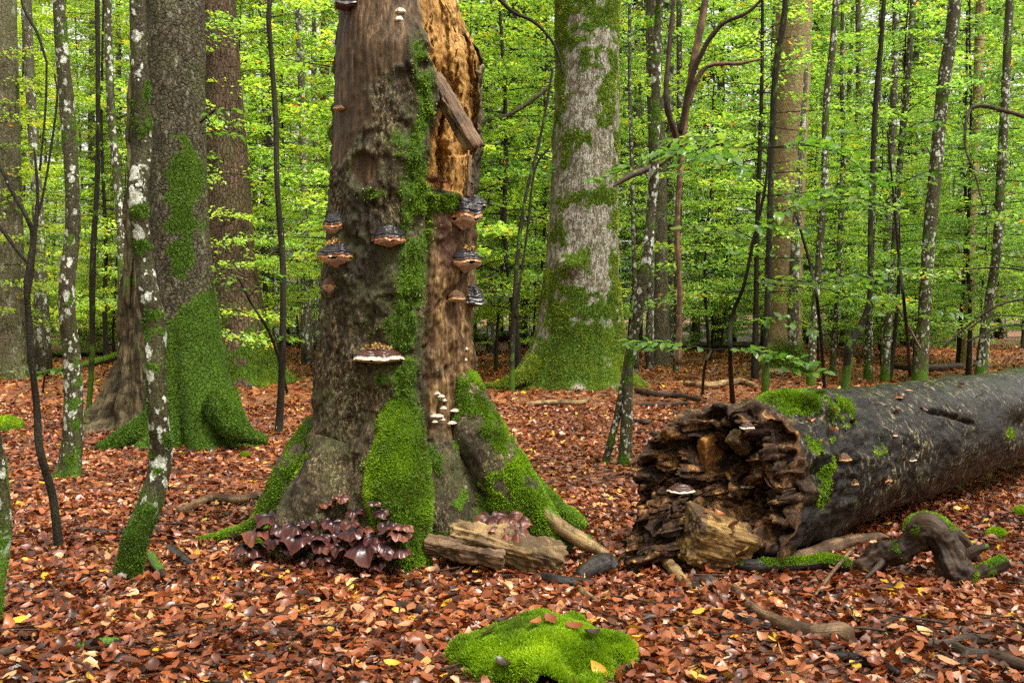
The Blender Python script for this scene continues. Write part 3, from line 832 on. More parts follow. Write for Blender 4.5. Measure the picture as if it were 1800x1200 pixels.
eo = end_out(ec, es, RH); er = end_out(ec, es, RH, True); wr = sstep(0.99, 0.86, RH); eo = er * (1 - wr) + eo * wr
lr0 = np.tile(lr[:NT], NRH)
EV = LA - LD * eo[:, None] + LW * (ec * lr0 * RH)[:, None] + LU * (es * lr0 * RH)[:, None]
EV = EV + (np.stack([fbm(np.stack([ec * RH, es * RH, 0 * RH], 1), 14, 3, 230 + i) - 0.5 for i in range(3)], 1)) * 0.07 * sstep(1, 0.93, RH)[:, None]
ii = np.arange(NRH - 1)[:, None] * NT
EF = np.stack([ii + jj, ii + NT + jj, ii + NT + kk, ii + kk], 2).reshape(-1, 4)
z0 = np.zeros(len(LV))
part('bark', LV, LF, m_log, log, {'moss': mossl, 'heart': sstep(0.10, 0.02, AL + (nm - .5) * .25) * 0.8, 'tc': q})
eq = np.stack([ec * RH * LR, es * RH * LR, eo], 1)
part('broken_end', EV, EF, m_log, log, {'moss': np.zeros(len(EV)), 'heart': np.ones(len(EV)), 'tc': eq})
bl = blades(LV, LF, np.where(mossl > 0.35, mossl, 0), 11000, rngm, 0.03, 0.009, 0.1, 0.9)
part('moss', bl[0], bl[1], m_moss, log, bl[2], smooth=False, kind='stuff')
def rough_box(parent, name, ctr, size, eul, mat, seed, n=34, amp=0.5):
    """splintered block of rotten wood"""
    V, Fl, o = [], [], 0
    g = np.linspace(-1, 1, n)
    a, b = np.meshgrid(g, g)
    a, b = a.ravel(), b.ravel()
    idx = np.arange(n - 1)[:, None] * n + np.arange(n - 1)[None]
    f = np.stack([idx, idx + 1, idx + n + 1, idx + n], 2).reshape(-1, 4)
    for ax in range(3):
        for sg in (-1, 1):
            q3 = np.zeros((len(a), 3))
            q3[:, ax] = sg; q3[:, (ax + 1) % 3] = a * sg; q3[:, (ax + 2) % 3] = b
            V.append(q3); Fl.append(f + o); o += len(q3)
    V = np.vstack(V); Fq = np.vstack(Fl)
    nr = V / np.linalg.norm(V, axis=1)[:, None]
    sc = np.array(size)
    V = V / (np.sum(np.abs(V) ** 12, axis=1) ** (1 / 12.0))[:, None]
    L0 = V * sc
    fibre = fbm(L0 * np.array([0.12, 1, 1]) + seed * 3.0, 34, 3, seed + 310)
    d = (fbm(L0 + seed * 5.0, 8, 4, seed + 300) - 0.5) * 2.6 * amp + 1.3 * amp * (np.floor(fibre * 9) / 9 - 0.5) + 1.2 * amp * (fbm(L0 + seed, 30, 3, seed + 320) - 0.5)
    L1 = L0 + nr * (d * sc.min())[:, None]
    Mx = np.array(Matrix.LocRotScale(None, __import__('mathutils').Euler(eul), None).to_3x3())
    Wv = L1 @ Mx.T + np.asarray(ctr)
    tc = L0[:, [1, 2, 0]] + seed
    return part(name, Wv, Fq, mat, parent, {'moss': np.zeros(len(Wv)), 'tc': tc})
ang = math.atan2(LD[1], LD[0])
rough_box(log, 'wood_block', P(1258, 950, 5.26), (0.18, 0.12, 0.12), (0.35, 0.30, ang - 0.45), m_wood_ochre, 1, 44, .22)
rough_box(log, 'wood_block', P(1206, 775, 5.72), (0.14, 0.085, 0.04), (0.1, -0.30, ang), m_wood_ochre, 2, 40, .25)
rough_box(log, 'wood_block', P(1252, 810, 5.60), (0.11, 0.035, 0.17), (0.1, -0.2, ang), m_wood_orange, 3, 40, .3)
rough_box(log, 'wood_block', P(1300, 778, 5.48), (0.10, 0.04, 0.04), (0.1, 0.5, ang + .2), m_wood_pale, 8)
CLEAR.append((LA[0] - .05, LA[1] - .05, 0.35))

# ---------------------------------------------------------------- standing trees traced in place
def px_tree(name, label, cat, pts, depth, mat, n, nseg, lobes=(), bumpy=0.02, mossfn=None, bl_n=0, bl_len=0.04, bl_w=0.012, mossmat=None, group=None, wob=0.0, seed=0, low=9.0, extra=None, wave=0.0):
    pts = [tuple(p) for p in pts]
    path = np.array([P(x, y, depth) for x, y, w in pts])
    k = depth / FPX
    rad = np.array([w * k for x, y, w in pts])
    rr_ = random.Random(seed + 1)
    if wob: path[1:, 1] += np.array([rr_.uniform(-wob, wob) for _ in path[1:]])
    g0 = gz(path[0, 0], path[0, 1])[0]
    path[0, 2] = min(path[0, 2], g0 - 0.05)
    t = thing(name, (path[0, 0], path[0, 1], g0), label, cat, group)
    V, Fs, inf = sweep(path, rad, n, nseg)
    q = inf['tc'] + np.array([seed * 1.7, seed * 0.9, 0])
    h = np.maximum(V[:, 2] - g0, 0)
    d = (fbm(q, 0.35 / k / 100 * 1.0, 3, seed + 400) - 0.5) * bumpy * 2 + (fbm(q * np.array([1, 1, .4]), low, 4, seed + 401) - 0.5) * bumpy
    for a, amp, hf, wd in lobes:
        d = d + amp * np.exp(-h / hf) * np.exp(-(np.angle(np.exp(1j * (inf['th'] - R(a)))) / R(wd)) ** 2)
    px_, py_ = to_px(V)
    if extra is not None: d = d + extra(px_, py_, q)
    V = V + inf['N'] * d[:, None]
    mo = np.zeros(len(V))
    if mossfn is not None: mo = np.clip(mossfn(px_, py_, q, h, inf), 0, 1)
    part('trunk', V, Fs, mat, t, {'moss': mo, 'tc': q})
    bits = []
    if bl_n:
        b = blades(V, Fs[0], np.where(mo > 0.25, mo, 0), bl_n, rngm, bl_len, bl_w, 0.0, 0.8)
        if b is not None: bits.append(b)
    CLEAR.append((path[0, 0], path[0, 1], float(rad[0]) * 0.8))
    return t, bits

def finish_moss(t, bits, mat):
    bits = [b for b in bits if b is not None]
    if bits:
        v = join_bits(bits)
        part('moss', v[0], v[1], mat, t, v[2], smooth=False, kind='stuff')

# big mossy beech behind the snag
def moss_beech(px_, py_, q, h, inf):
    n = fbm(q, 3.0, 5, 500)
    m = sstep(690, 560, 0 * py_ + 1200 - py_) * 0 + sstep(520, 640, py_) * sstep(0.30, 0.42, n)
    n = n * 0.6 + 0.4 * fbm(q, 11.0, 4, 501)
    up = sstep(0.535, 0.60, n + 0.10 * sstep(430, 520, py_) + 0.10 * np.exp(-((px_ - 985) / 14) ** 2) + 0.10 * np.exp(-((px_ - 1082) / 12) ** 2) + 0.14 * np.exp(-((py_ - 30) / 28) ** 2))
    return np.maximum(m, up)
def burl(px_, py_, q):
    r_ = np.hypot((px_ - 1003) / 24, (py_ - 465) / 20)
    return 0.16 * np.exp(-r_ ** 2 * 1.2) * (0.7 + 0.6 * fbm(q, 6, 3, 505))
t, bits = px_tree('beech_tree', 'stout pale grey beech trunk with patchy moss and a round burl', 'tree',
    [(1015, 690, 92), (1014, 655, 82), (1018, 600, 75), (1020, 520, 69), (1024, 420, 63), (1028, 300, 60), (1032, 150, 57), (1033, 0, 55), (1034, -400, 50)], 17.4, m_bark_beech, 300, 140,
    ((-150, .55, .35, 20), (-100, .30, .4, 22), (-50, .35, .35, 22), (0, .35, .4, 25), (180, .4, .4, 25), (90, .5, .4, 30)), 0.06, moss_beech, 60000, 0.045, 0.016, seed=1, low=5, extra=burl)
root(t, [(950, 640, 17.0, 22), (920, 662, 16.6, 12), (880, 675, 16.3, 7), (838, 682, 16.2, 4)], m_bark_beech, 1.0, 50, 20, 0.04, 2500, 0.06, bits, seed=12, bw=0.03)
root(t, [(1080, 650, 17.0, 22), (1105, 672, 16.8, 10), (1135, 690, 16.6, 4)], m_bark_beech, 1.0, 40, 20, 0.04, 1500, 0.06, bits, seed=13, bw=0.03)
finish_moss(t, bits, m_moss_dull)

# dark beech at left with moss skirt
def moss_left(px_, py_, q, h, inf):
    n = fbm(q, 5.0, 5, 520)
    m = np.exp(-(((px_ - 325) / 36) ** 2 + ((py_ - 330) / 85) ** 2)) * 1.5 + np.exp(-(((px_ - 322) / 26) ** 2 + ((py_ - 450) / 34) ** 2)) * 1.1
    dg = sstep(-30, 30, (px_ - 300) + (py_ - 560) * 0.6) * sstep(480, 540, py_)
    b_ = np.maximum(np.maximum(np.minimum(m, 1), dg), sstep(600, 680, py_))
    return sstep(0.35, 0.85, b_ + (fbm(q, 8.0, 5, 521) - 0.5) * 1.5 + (n - 0.5) * 0.6) * (b_ > 0.04)
t, bits = px_tree('beech_tree', 'broad dark beech trunk with a bright green mossy skirt behind the thin leaning trunk', 'tree',
    [(350, 800, 92), (345, 760, 86), (338, 700, 72), (330, 620, 60), (324, 540, 54), (316, 440, 51), (312, 300, 51), (309, 150, 51), (306, 0, 52), (303, -350, 48)], 10.3, m_bark_dark, 300, 140,
    ((-130, .25, .3, 16), (-92, -.12, .5, 9), (-60, .22, .3, 18), (-20, .22, .3, 18), (180, .25, .3, 22), (90, .3, .3, 30)), 0.03, moss_left, 60000, 0.02, 0.007, seed=2)
root(t, [(300, 720, 10.1, 30), (262, 745, 9.95, 22), (215, 775, 9.8, 17), (150, 806, 9.6, 9)], m_bark_dark, 1.0, 60, 28, 0.03, 5000, 0.035, bits, seed=14, bw=0.013)
root(t, [(385, 700, 9.9, 32), (410, 745, 9.75, 26), (435, 765, 9.7, 14), (470, 775, 9.7, 6)], m_bark_dark, 1.0, 50, 28, 0.03, 3500, 0.035, bits, seed=15, bw=0.013)
finish_moss(t, bits, m_moss_deep)

# reddish tree behind it
def moss_red(px_, py_, q, h, inf):
    n = fbm(q, 3.0, 5, 540)
    return sstep(470, 640, py_) * sstep(0.46, 0.56, n + 0.12 * sstep(425, 450, px_))
t, bits = px_tree('old_tree', 'thick reddish brown rough barked trunk behind the dark beech', 'tree',
    [(420, 690, 76), (418, 650, 62), (412, 560, 52), (405, 470, 46), (398, 330, 40), (388, 150, 36), (378, 0, 34), (365, -350, 30)], 18.6, m_bark_red, 220, 90,
    ((-120, .5, .4, 22), (-60, .5, .4, 22), (0, .4, .4, 24)), 0.06, moss_red, 9000, 0.045, 0.018, seed=3, low=6)
finish_moss(t, bits, m_moss_dull)

t, bits = px_tree('old_tree', 'thick shaded trunk with a mossy foot beyond the slim edge trunk and the wavy sapling', 'tree',
    [(8, 640, 50), (8, 600, 40), (8, 500, 34), (6, 380, 32), (2, 200, 31), (-4, 0, 30), (-12, -350, 28)], 20.0, m_bark_far, 160, 60,
    ((-120, .4, .4, 22), (-40, .5, .4, 22)), 0.05, lambda a, b, q, h, i: sstep(500, 620, b) * sstep(0.42, 0.52, fbm(q, 3, 4, 541)), 4000, 0.05, 0.02, seed=9, low=6)
finish_moss(t, bits, m_moss_dull)
# rotten spire behind the thin leaning trunk
def spire(px_, py_, q):
    return -0.11 * sstep(0.45, 0.85, ridge(q * np.array([1, 1, .06]), 9, 3, 561)) + 0.05 * (fbm(q * np.array([1, 1, .2]), 26, 3, 562) - .5)
t, bits = px_tree('rotten_stump', 'tall splintered pale stump of rotten wood beside the dark beech', 'stump',
    [(220, 765, 62), (225, 720, 46), (230, 640, 36), (233, 540, 30), (236, 430, 24), (238, 300, 19), (240, 150, 17), (241, 20, 15), (243, -120, 4)], 11.6, m_wood_grey, 260, 110,
    ((-120, .3, .25, 14), (-160, .35, .25, 14), (-80, .2, .25, 14)), 0.03, lambda a, b, q, h, i: sstep(0.62, 0.72, fbm(q, 4, 4, 563)) * 0.5, 0, seed=4, extra=spire)

# tan smooth trunk in the back right
t, bits = px_tree('smooth_tree', 'smooth tan trunk standing behind the leafy sapling and the log', 'tree',
    [(1376, 650, 42), (1377, 620, 33), (1378, 540, 29), (1383, 380, 29), (1390, 200, 30), (1396, 0, 30), (1402, -350, 28)], 22.5, m_bark_tan, 140, 48, ((-60, .4, .4, 25), (-130, .4, .4, 25)), 0.03,
    lambda a, b, q, h, i: sstep(560, 640, b) * sstep(0.38, 0.5, fbm(q, 3, 4, 570)), 2500, 0.06, 0.03, seed=5)
finish_moss(t, bits, m_moss_dull)

def basemoss(y0, y1, amt=0.0):
    return lambda px_, py_, q, h, inf: np.maximum(sstep(y0, y1, py_) * sstep(0.3, 0.5, fbm(q, 9, 4, 580) + 0.15), sstep(0.60, 0.68, fbm(q, 11, 4, 581) + amt))
def slim(label, pts, depth, mat, n=140, nseg=24, bumpy=0.008, moss=None, bl=0, seed=0, group=None, wob=0.05, name='beech_tree', mm=None, lobes=()):
    t, bits = px_tree(name, label, 'tree', pts, depth, mat, n, nseg, lobes, bumpy, moss, bl, 0.018, 0.006, seed=seed, group=group, wob=wob, low=16)
    finish_moss(t, bits, mm or m_moss_deep)
    return t
slim('thin leaning beech trunk with white lichen blotches and a crooked mossy foot',
    [(205, 1062, 26), (218, 1030, 23), (240, 950, 23), (268, 880, 22), (279, 810, 20), (281, 740, 17), (276, 640, 16), (272, 575, 17), (262, 520, 17), (250, 450, 15), (244, 350, 15), (246, 250, 15), (248, 150, 14), (243, 60, 14), (238, -60, 13), (236, -350, 12)], 5.05, m_bark_spot, 320, 40, 0.012, basemoss(800, 990, 0.03), 9000, seed=21, wob=0.03)
slim('straight dark beech trunk with small white lichen dots near the mossy root tip',
    [(117, 862, 23), (119, 835, 19), (125, 740, 17), (123, 640, 16), (121, 520, 14), (127, 400, 14), (126, 300, 13), (117, 180, 13), (110, 60, 11), (106, -80, 11), (104, -350, 10)], 8.15, m_bark_spot, 240, 36, 0.01, basemoss(800, 850), 3000, seed=22, lobes=((-150, .05, .12, 30), (-40, .06, .12, 25)))
slim('wavy black sapling stem with bare forked twigs',
    [(108, 1000, 10), (100, 940, 7.5), (90, 870, 7), (72, 790, 6.5), (62, 720, 6), (58, 640, 5.5), (50, 560, 5), (49, 500, 4.5), (56, 420, 4), (48, 380, 3.5), (22, 340, 3.5), (2, 300, 3), (-40, 240, 2)], 5.7, m_bark_thin, 240, 14, 0.004, None, 0, seed=23, wob=0.02)
slim('slim green tinged trunk at the edge of the clearing beside the wavy sapling',
    [(-8, 1140, 17), (-4, 1040, 14), (-2, 940, 13), (-8, 820, 12), (-16, 680, 12), (-26, 400, 11), (-40, 0, 10), (-55, -350, 9)], 4.4, m_bark_spot, 160, 28, 0.008, basemoss(700, 1200, 0.06), 1500, seed=24)
slim('slim blackish sapling trunk standing alone before the bright leaves',
    [(488, 765, 8), (491, 730, 6.5), (497, 640, 6), (499, 540, 5.5), (496, 450, 5.5), (489, 330, 5), (484, 220, 5), (477, 110, 4.5), (474, 30, 4.5), (480, -60, 4), (485, -350, 3.5)], 11.0, m_bark_thin, 180, 14, 0.006, None, 0, seed=25)
slim('upright stem of the twin spotted trunks with a mossy foot',
    [(1098, 832, 15), (1099, 800, 12), (1103, 720, 9.5), (1107, 640, 9), (1122, 540, 9.5), (1136, 450, 9), (1146, 370, 9), (1150, 270, 8.5), (1153, 150, 8), (1158, 40, 7), (1162, -80, 7), (1168, -350, 6)], 8.7, m_bark_spot, 220, 26, 0.01, basemoss(780, 820), 2500, seed=26)
slim('slanting stem of the twin spotted trunks leaning into its neighbour',
    [(1060, 825, 8), (1070, 790, 7), (1085, 730, 7), (1098, 660, 6.5), (1108, 600, 6), (1118, 540, 4.5), (1128, 490, 2)], 8.75, m_bark_spot, 110, 18, 0.008, basemoss(800, 820), 600, seed=27, wob=0.0)

SPOT = 'spotted trunks behind the fallen log'
mid = [  # (label, points, depth, material)
 ('white spotted trunk leaning slightly, thickest of those right behind the log', [(1615, 660, 15), (1622, 580, 11), (1632, 420, 11), (1645, 280, 11), (1660, 150, 11), (1676, 30, 11), (1690, -200, 10)], 17.5, m_bark_spot, None),
 ('dark trunk dotted white over the thick end of the log', [(1722, 650, 12), (1735, 560, 8), (1750, 440, 8), (1758, 320, 8), (1764, 200, 7.5), (1776, 0, 7), (1784, -200, 7)], 18.0, m_bark_spot, None),
 ('pale tan slender trunk between the two spotted trunks behind the log', [(1698, 630, 11), (1702, 540, 8), (1708, 400, 8), (1716, 200, 8), (1724, 0, 8), (1732, -250, 7)], 24.0, m_bark_tan, None),
 ('slender white blotched trunk behind the leafy branch', [(1555, 655, 9), (1562, 540, 6), (1572, 430, 5.5), (1582, 300, 5.5), (1592, 160, 5.5), (1604, 0, 5), (1612, -250, 5)], 19.0, m_bark_spot, SPOT),
 ('slender white blotched trunk behind the leafy branch', [(1424, 670, 8), (1430, 560, 6), (1440, 450, 6), (1448, 320, 6), (1452, 180, 6), (1466, 40, 6), (1478, -250, 5)], 18.0, m_bark_spot, SPOT),
 ('slender white blotched trunk behind the leafy branch', [(1526, 640, 8), (1530, 520, 5.5), (1532, 400, 5.5), (1537, 250, 5.5), (1548, 100, 5), (1560, -250, 5)], 20.0, m_bark_spot, SPOT),
 ('slender white blotched trunk behind the leafy branch', [(1462, 650, 6), (1470, 540, 4.5), (1476, 420, 4.5), (1482, 280, 4.5), (1480, 120, 4), (1486, -250, 4)], 21.0, m_bark_spot, SPOT),
 ('slender white blotched trunk behind the leafy branch', [(1188, 640, 6), (1190, 560, 6), (1191, 440, 6), (1195, 300, 5), (1192, -250, 5)], 22.0, m_bark_spot, SPOT),
 ('crooked black trunk forking low behind the log top', [(1345, 665, 8), (1346, 600, 6), (1350, 500, 6), (1352, 400, 6), (1358, 250, 5.5), (1364, 120, 5.5), (1380, 0, 5), (1390, -250, 4)], 14.0, m_bark_thin, None),
 ('twisted black stem with a bent foot above the log', [(1482, 670, 7), (1490, 640, 8), (1492, 610, 8), (1515, 570, 6), (1528, 520, 5), (1530, 400, 4.5), (1540, 200, 4), (1552, 0, 3.5), (1556, -250, 3)], 14.5, m_bark_thin, None),
 ('straight grey brown trunk in the back behind the twin spotted stems', [(1160, 620, 20), (1160, 590, 17), (1158, 460, 16), (1156, 300, 15), (1150, 100, 14), (1146, -250, 13)], 25.0, m_bark_far, None),
 ('thin spotted trunk rising behind the wavy sapling', [(152, 740, 6), (158, 640, 5), (166, 460, 5), (170, 300, 4.5), (172, 120, 4.5), (166, -200, 4)], 11.5, m_bark_thin, None),
 ('slender trunk curving up behind the straight dotted trunk', [(214, 620, 9), (213, 440, 7), (205, 330, 7), (196, 200, 7), (190, 80, 6.5), (184, -200, 6)], 15.5, m_bark_spot, None),
 ('thin pale stem between snag and stout beech', [(900, 655, 5), (901, 600, 4.5), (905, 520, 4), (912, 430, 3.5), (925, 340, 3), (950, 240, 2.5), (972, 120, 2)], 16.0, m_bark_thin, None),
]
for k_, (lb, pts, dp, mt, grp) in enumerate(mid):
    slim(lb, pts, dp, mt, 90, 14, 0.008, basemoss(620, 680) if mt is not m_bark_tan else None, 0, seed=40 + k_, group=grp)

# dead broken tree leaning between the trunks on the right
t = thing('broken_dead_tree', G(1210, 640), 'dead brown tree with a snapped stem and upward sweeping bare limbs', 'dead tree')
def limb(parent, name, lst, mat, n=60, nseg=14, seed=0, bumpy=0.015):
    return root(parent, lst, mat, 0.0, n, nseg, bumpy, name=name, seed=seed)
limb(t, 'trunk', [(1192, 640, 14.8, 6), (1195, 520, 14.8, 5), (1190, 400, 14.8, 5), (1200, 250, 14.8, 5.5), (1215, 130, 14.8, 6), (1240, 0, 14.8, 6), (1262, -200, 14.8, 5)], m_wood_brown, seed=60)
limb(t, 'limb', [(1196, 235, 14.8, 5), (1218, 130, 14.6, 4.5), (1262, 50, 14.4, 4), (1320, 18, 14.2, 3), (1370, -40, 14.1, 2)], m_wood_wet, seed=61)
limb(t, 'limb', [(1205, 190, 14.8, 6), (1240, 120, 14.7, 4), (1300, 112, 14.6, 3), (1340, 104, 14.5, 2)], m_wood_brown, seed=62)
limb(t, 'limb', [(1078, 328, 14.4, 2), (1110, 308, 14.5, 6), (1150, 292, 14.6, 6), (1195, 265, 14.8, 5)], m_wood_wet, seed=63)
limb(t, 'limb', [(1195, 260, 14.8, 6), (1172, 180, 14.6, 5), (1176, 90, 14.6, 4), (1190, -60, 14.6, 3)], m_wood_wet, seed=64)

# bare crooked twigs and arching dead brush
def bare_twigs(label, paths, mat, group=None, name='bare_branch', cat='branch'):
    b = P(*paths[0][0][:3])
    t = thing(name, b, label, cat, group)
    for k_, lst in enumerate(paths): limb(t, 'stem' if k_ == 0 else 'twig', lst, mat, 40, 8, 100 + k_, 0.006)
    return t
bare_twigs('crooked black twig fork rising beside the wavy sapling', [[(52, 640, 6.2, 3.5), (48, 540, 6.2, 4), (56, 470, 6.2, 4), (66, 350, 6.2, 3), (60, 260, 6.2, 2)], [(56, 470, 6.2, 3), (30, 440, 6.2, 3), (0, 400, 6.2, 4), (-30, 380, 6.2, 4)], [(56, 420, 6.2, 2.5), (80, 320, 6.2, 2), (100, 180, 6.2, 2), (96, 130, 6.2, 1.5)], [(82, 110, 6.2, 2), (66, 60, 6.2, 2.5), (40, 10, 6.2, 2.5), (30, -60, 6.2, 2)], [(82, 110, 6.2, 2), (80, 190, 6.2, 2), (70, 300, 6.2, 2)]], m_bark_thin)
bare_twigs('grey arching dead branch hung between spotted trunks', [[(1800, 205, 13, 4), (1770, 196, 13, 4), (1720, 186, 13, 4), (1700, 205, 13, 3), (1697, 260, 13, 2.5), (1712, 300, 13, 2), (1728, 362, 13, 1.5)], [(1705, 285, 13, 2), (1680, 305, 13, 1.5), (1676, 345, 13, 1)]], m_bark_far)
bare_twigs('purple brown arching dead brush beyond the log', [[(1660, 610, 11, 2), (1710, 565, 11, 2), (1760, 535, 11, 2), (1830, 520, 11, 1.5)], [(1700, 580, 11, 1.5), (1740, 556, 11, 1.5), (1800, 556, 11, 1)], [(1690, 475, 11, 1.2), (1750, 470, 11, 1.5), (1830, 478, 11, 1.5)], [(1700, 600, 11, 1.5), (1760, 575, 11, 1.5), (1820, 570, 11, 1)]], m_wood_wet, name='dead_brush', cat='brush')
bare_twigs('dead twig leaning out from the slender trunks behind the log', [[(1618, 612, 15, 2), (1595, 570, 15, 2), (1575, 535, 15, 1.5)]], m_wood_brown)
bare_twigs('long drooping bare branch coming in from above the stout beech', [[(860, -20, 12, 4), (900, 20, 12, 3.5), (940, 40, 12, 3), (975, 80, 12, 2.5), (990, 130, 12, 2)], [(965, 260, 12, 2), (940, 300, 12, 2), (925, 420, 12, 2), (905, 560, 12, 2.5)]], m_bark_thin)
bare_twigs('mossy bare branch slanting up behind the snag', [[(890, 205, 20, 4), (930, 180, 20, 4), (975, 145, 20, 4)], [(845, 215, 20, 5), (890, 205, 20, 5)]], m_bark_far)

# ---------------------------------------------------------------- leafy sprays
def spray_pts(r, L, n, leaf):
    """flat beech spray along +X: leaf base positions, yaw, size"""
    t = 0.12 + 0.88 * r.random(n) ** 0.8
    side = np.where(r.random(n) < 0.5, -1.0, 1.0)
    lat = (0.50 * (1 - t) + 0.10) * L * r.random(n)
    x = t * L + lat * 0.6
    y = side * lat * 0.8
    z = -0.10 * L * (t ** 2) - 0.12 * lat + r.normal(0, 0.018 * L + 0.01, n)
    yaw = side * (0.7 + r.normal(0, 0.35, n)) * (0.4 + 0.6 * (lat < 0.1 * L))
    return np.stack([x, y, z], 1), yaw, leaf * (0.65 + 0.6 * r.random(n))

def crown_cloud(r, sprays, leaf, per, fine=False, flat=0.35):
    """sprays: (origin, azimuth, elevation, length)"""
    Pp, Yw, Sz, Tn = [], [], [], []
    for o, az, el, L in sprays:
        n = max(6, int(per * L))
        p, yw, sz = spray_pts(r, L, n, leaf)
        c, s = math.cos(el), math.sin(el)
        p = np.stack([p[:, 0] * c - p[:, 2] * s, p[:, 1], p[:, 0] * s + p[:, 2] * c], 1)
        c, s = math.cos(az), math.sin(az)
        p = np.stack([p[:, 0] * c - p[:, 1] * s, p[:, 0] * s + p[:, 1] * c, p[:, 2]], 1)
        Pp.append(p + np.asarray(o)); Yw.append(yw + az); Sz.append(sz)
        Tn.append(np.clip(r.normal(0.42 + r.normal(0, 0.13), 0.15, n), 0, 0.9))
    pos, yaw, size, tint = np.vstack(Pp), np.concatenate(Yw), np.concatenate(Sz), np.concatenate(Tn)
    n = len(pos)
    tint = np.where(r.random(n) < 0.035, 0.90 + 0.1 * r.random(n), tint)
    X, Y, Z = rot_frames(yaw, r.normal(-0.15, flat, n), r.normal(0, flat, n))
    return leaf_cloud(pos, size, X, Y, Z, r.normal(0.15, 0.2, n), r.normal(-0.1, 0.2, n), tint, fine)

def multi_tube(lst, nseg, n):
    Vs, Fs, tc, o = [], [], [], 0
    for pts, rad in lst:
        V, F, inf = sweep(pts, rad, n, nseg, capends=False)
        Vs.append(V); Fs.append(F[0] + o); tc.append(inf['tc']); o += len(V)
    return np.vstack(Vs), np.vstack(Fs), np.vstack(tc)

def model_tree(seed, H, rbase, z0, ns, Lmin, Lmax, leaf, per, lean=0.03):
    r = np.random.default_rng(seed)
    zs = np.linspace(-0.3, H, 8)
    path = np.stack([np.cumsum(r.normal(0, lean, 8)) * H / 8, np.cumsum(r.normal(0, lean, 8)) * H / 8, zs], 1)
    path -= np.array([path[0, 0], path[0, 1], 0])
    rad = rbase * (1 - 0.75 * (zs - zs[0]) / (H + .3)); rad[0] *= 1.5
    V, Fs, inf = sweep(path, rad, 22, 9)
    limbs, sprays = [], []
    az = r.random() * 6.28
    for k in range(ns):
        f = (k + r.random()) / ns
        z = z0 + (H - z0) * f ** 0.95
        az += 2.4 + r.normal(0, 0.4)
        L = (Lmin + (Lmax - Lmin) * r.random()) * (1.0 - 0.55 * f)
        o = np.array([np.interp(z, zs, path[:, 0]), np.interp(z, zs, path[:, 1]), z])
        el = r.normal(0.22, 0.2)
        reach = L * 0.35 * r.random()
        d = np.array([math.cos(az) * math.cos(el), math.sin(az) * math.cos(el), math.sin(el)])
        o2 = o + d * reach
        sprays.append((o2, az + r.normal(0, .2), el * 0.4, L))
        e2 = o2 + np.array([math.cos(az), math.sin(az), math.tan(el * .4) - 0.05]) * L * 0.8
        limbs.append((np.array([o, o2, e2]), np.array([0.012, 0.008, 0.003]) * (0.6 + L * 0.5)))
    LVv, LFf, Ltc = multi_tube(limbs, 3, 5)
    o = len(V)
    V = np.vstack([V, LVv]); tc = np.vstack([inf['tc'], Ltc])
    me_t = mesh_np('trunk', V, Fs + [LFf + o], {'tc': tc})
    cv, cf, ca = crown_cloud(r, sprays, leaf, per)
    me_c = mesh_np('crown', cv, cf, ca, smooth=False)
    return me_t, me_c

rb = random.Random(8)
YOUNG = [model_tree(100 + k, 6.5 + k * 0.8, 0.032 + 0.005 * k, 1.1, 80, 0.9, 2.4, 0.09, 90, 0.05) for k in range(6)]
TALL = [model_tree(200 + k, 20 + k, 0.12 + 0.02 * k, 2.6 + 0.5 * k, 135, 1.6, 3.8, 0.14, 44, 0.02) for k in range(5)]
POLE = [model_tree(300 + k, 19 + k, 0.07 + 0.02 * k, 8.0, 50, 1.2, 2.8, 0.14, 60, 0.02) for k in range(4)]
for lst, mt in ((YOUNG, m_bark_thin), (TALL, m_bark_far), (POLE, m_bark_farspot)):
    for a, b in lst: a.materials.append(mt); b.materials.append(m_leaf)

placed = []
def put(models, x, y, sc, label, group, name, tintc, k=None):
    a, b = models[k if k is not None else rb.randrange(len(models))]
    z = gz(x, y)[0]
    t = thing(name, (x, y, z), label, 'tree', group)
    t.rotation_euler = (rb.uniform(-.03, .03), rb.uniform(-.03, .03), rb.uniform(0, 6.283))
    t.scale = (sc, sc, sc * rb.uniform(0.9, 1.15))
    o1 = obj('trunk', a, None, t)
    o2 = obj('crown', b, None, t); o2.color = tintc
    placed.append((x, y))
def far_enough(x, y, d):
    return all((x - a) ** 2 + (y - b) ** 2 > d * d for a, b in placed)
ZONES = [(200, 'beyond the wavy sapling'), (460, 'behind the mossy skirted beech'), (560, 'beyond the lone blackish sapling'), (850, 'behind the broken snag'),
         (950, 'between snag and stout beech'), (1100, 'behind the stout beech'), (1340, 'beyond the twin spotted trunks'), (1450, 'around the smooth tan trunk'), (9999, 'far beyond the fallen log')]
def scatter_trees(models, n, y0, y1, dmin, sc0, sc1, label, group, name, xl=None):
    c = tries = 0
    while c < n and tries < 6000:
        tries += 1
        y = y0 + (y1 - y0) * rb.random() ** 0.8
        x = rb.uniform(-1, 1) * (0.54 * y + 2.0)
        if not far_enough(x, y, dmin): continue
        ux = 900 + FPX * x / y
        if y < 19.5 and (340 < ux < 500 or 900 < ux < 1130 or 1330 < ux < 1430 or 540 < ux < 600): continue
        u = x / (0.52 * y)                       # -1 left .. 1 right: yellow light on the left put into leaf colour
        f = rb.uniform(1.0, 1.75)  # random leaf tone per tree, raised to paint in background glow
        yl = max(0.0, 0.55 - 0.5 * u) * rb.uniform(0.5, 1.2)
        tc_ = (f * (1.0 + 0.45 * yl), f * (1.0 + 0.18 * yl), f * (1.0 - 0.25 * yl), 1)
        zone = next(z for lim, z in ZONES if ux < lim)
        put(models, x, y, rb.uniform(sc0, sc1), label + ' ' + zone, group + ' ' + zone, name, tc_)
        c += 1
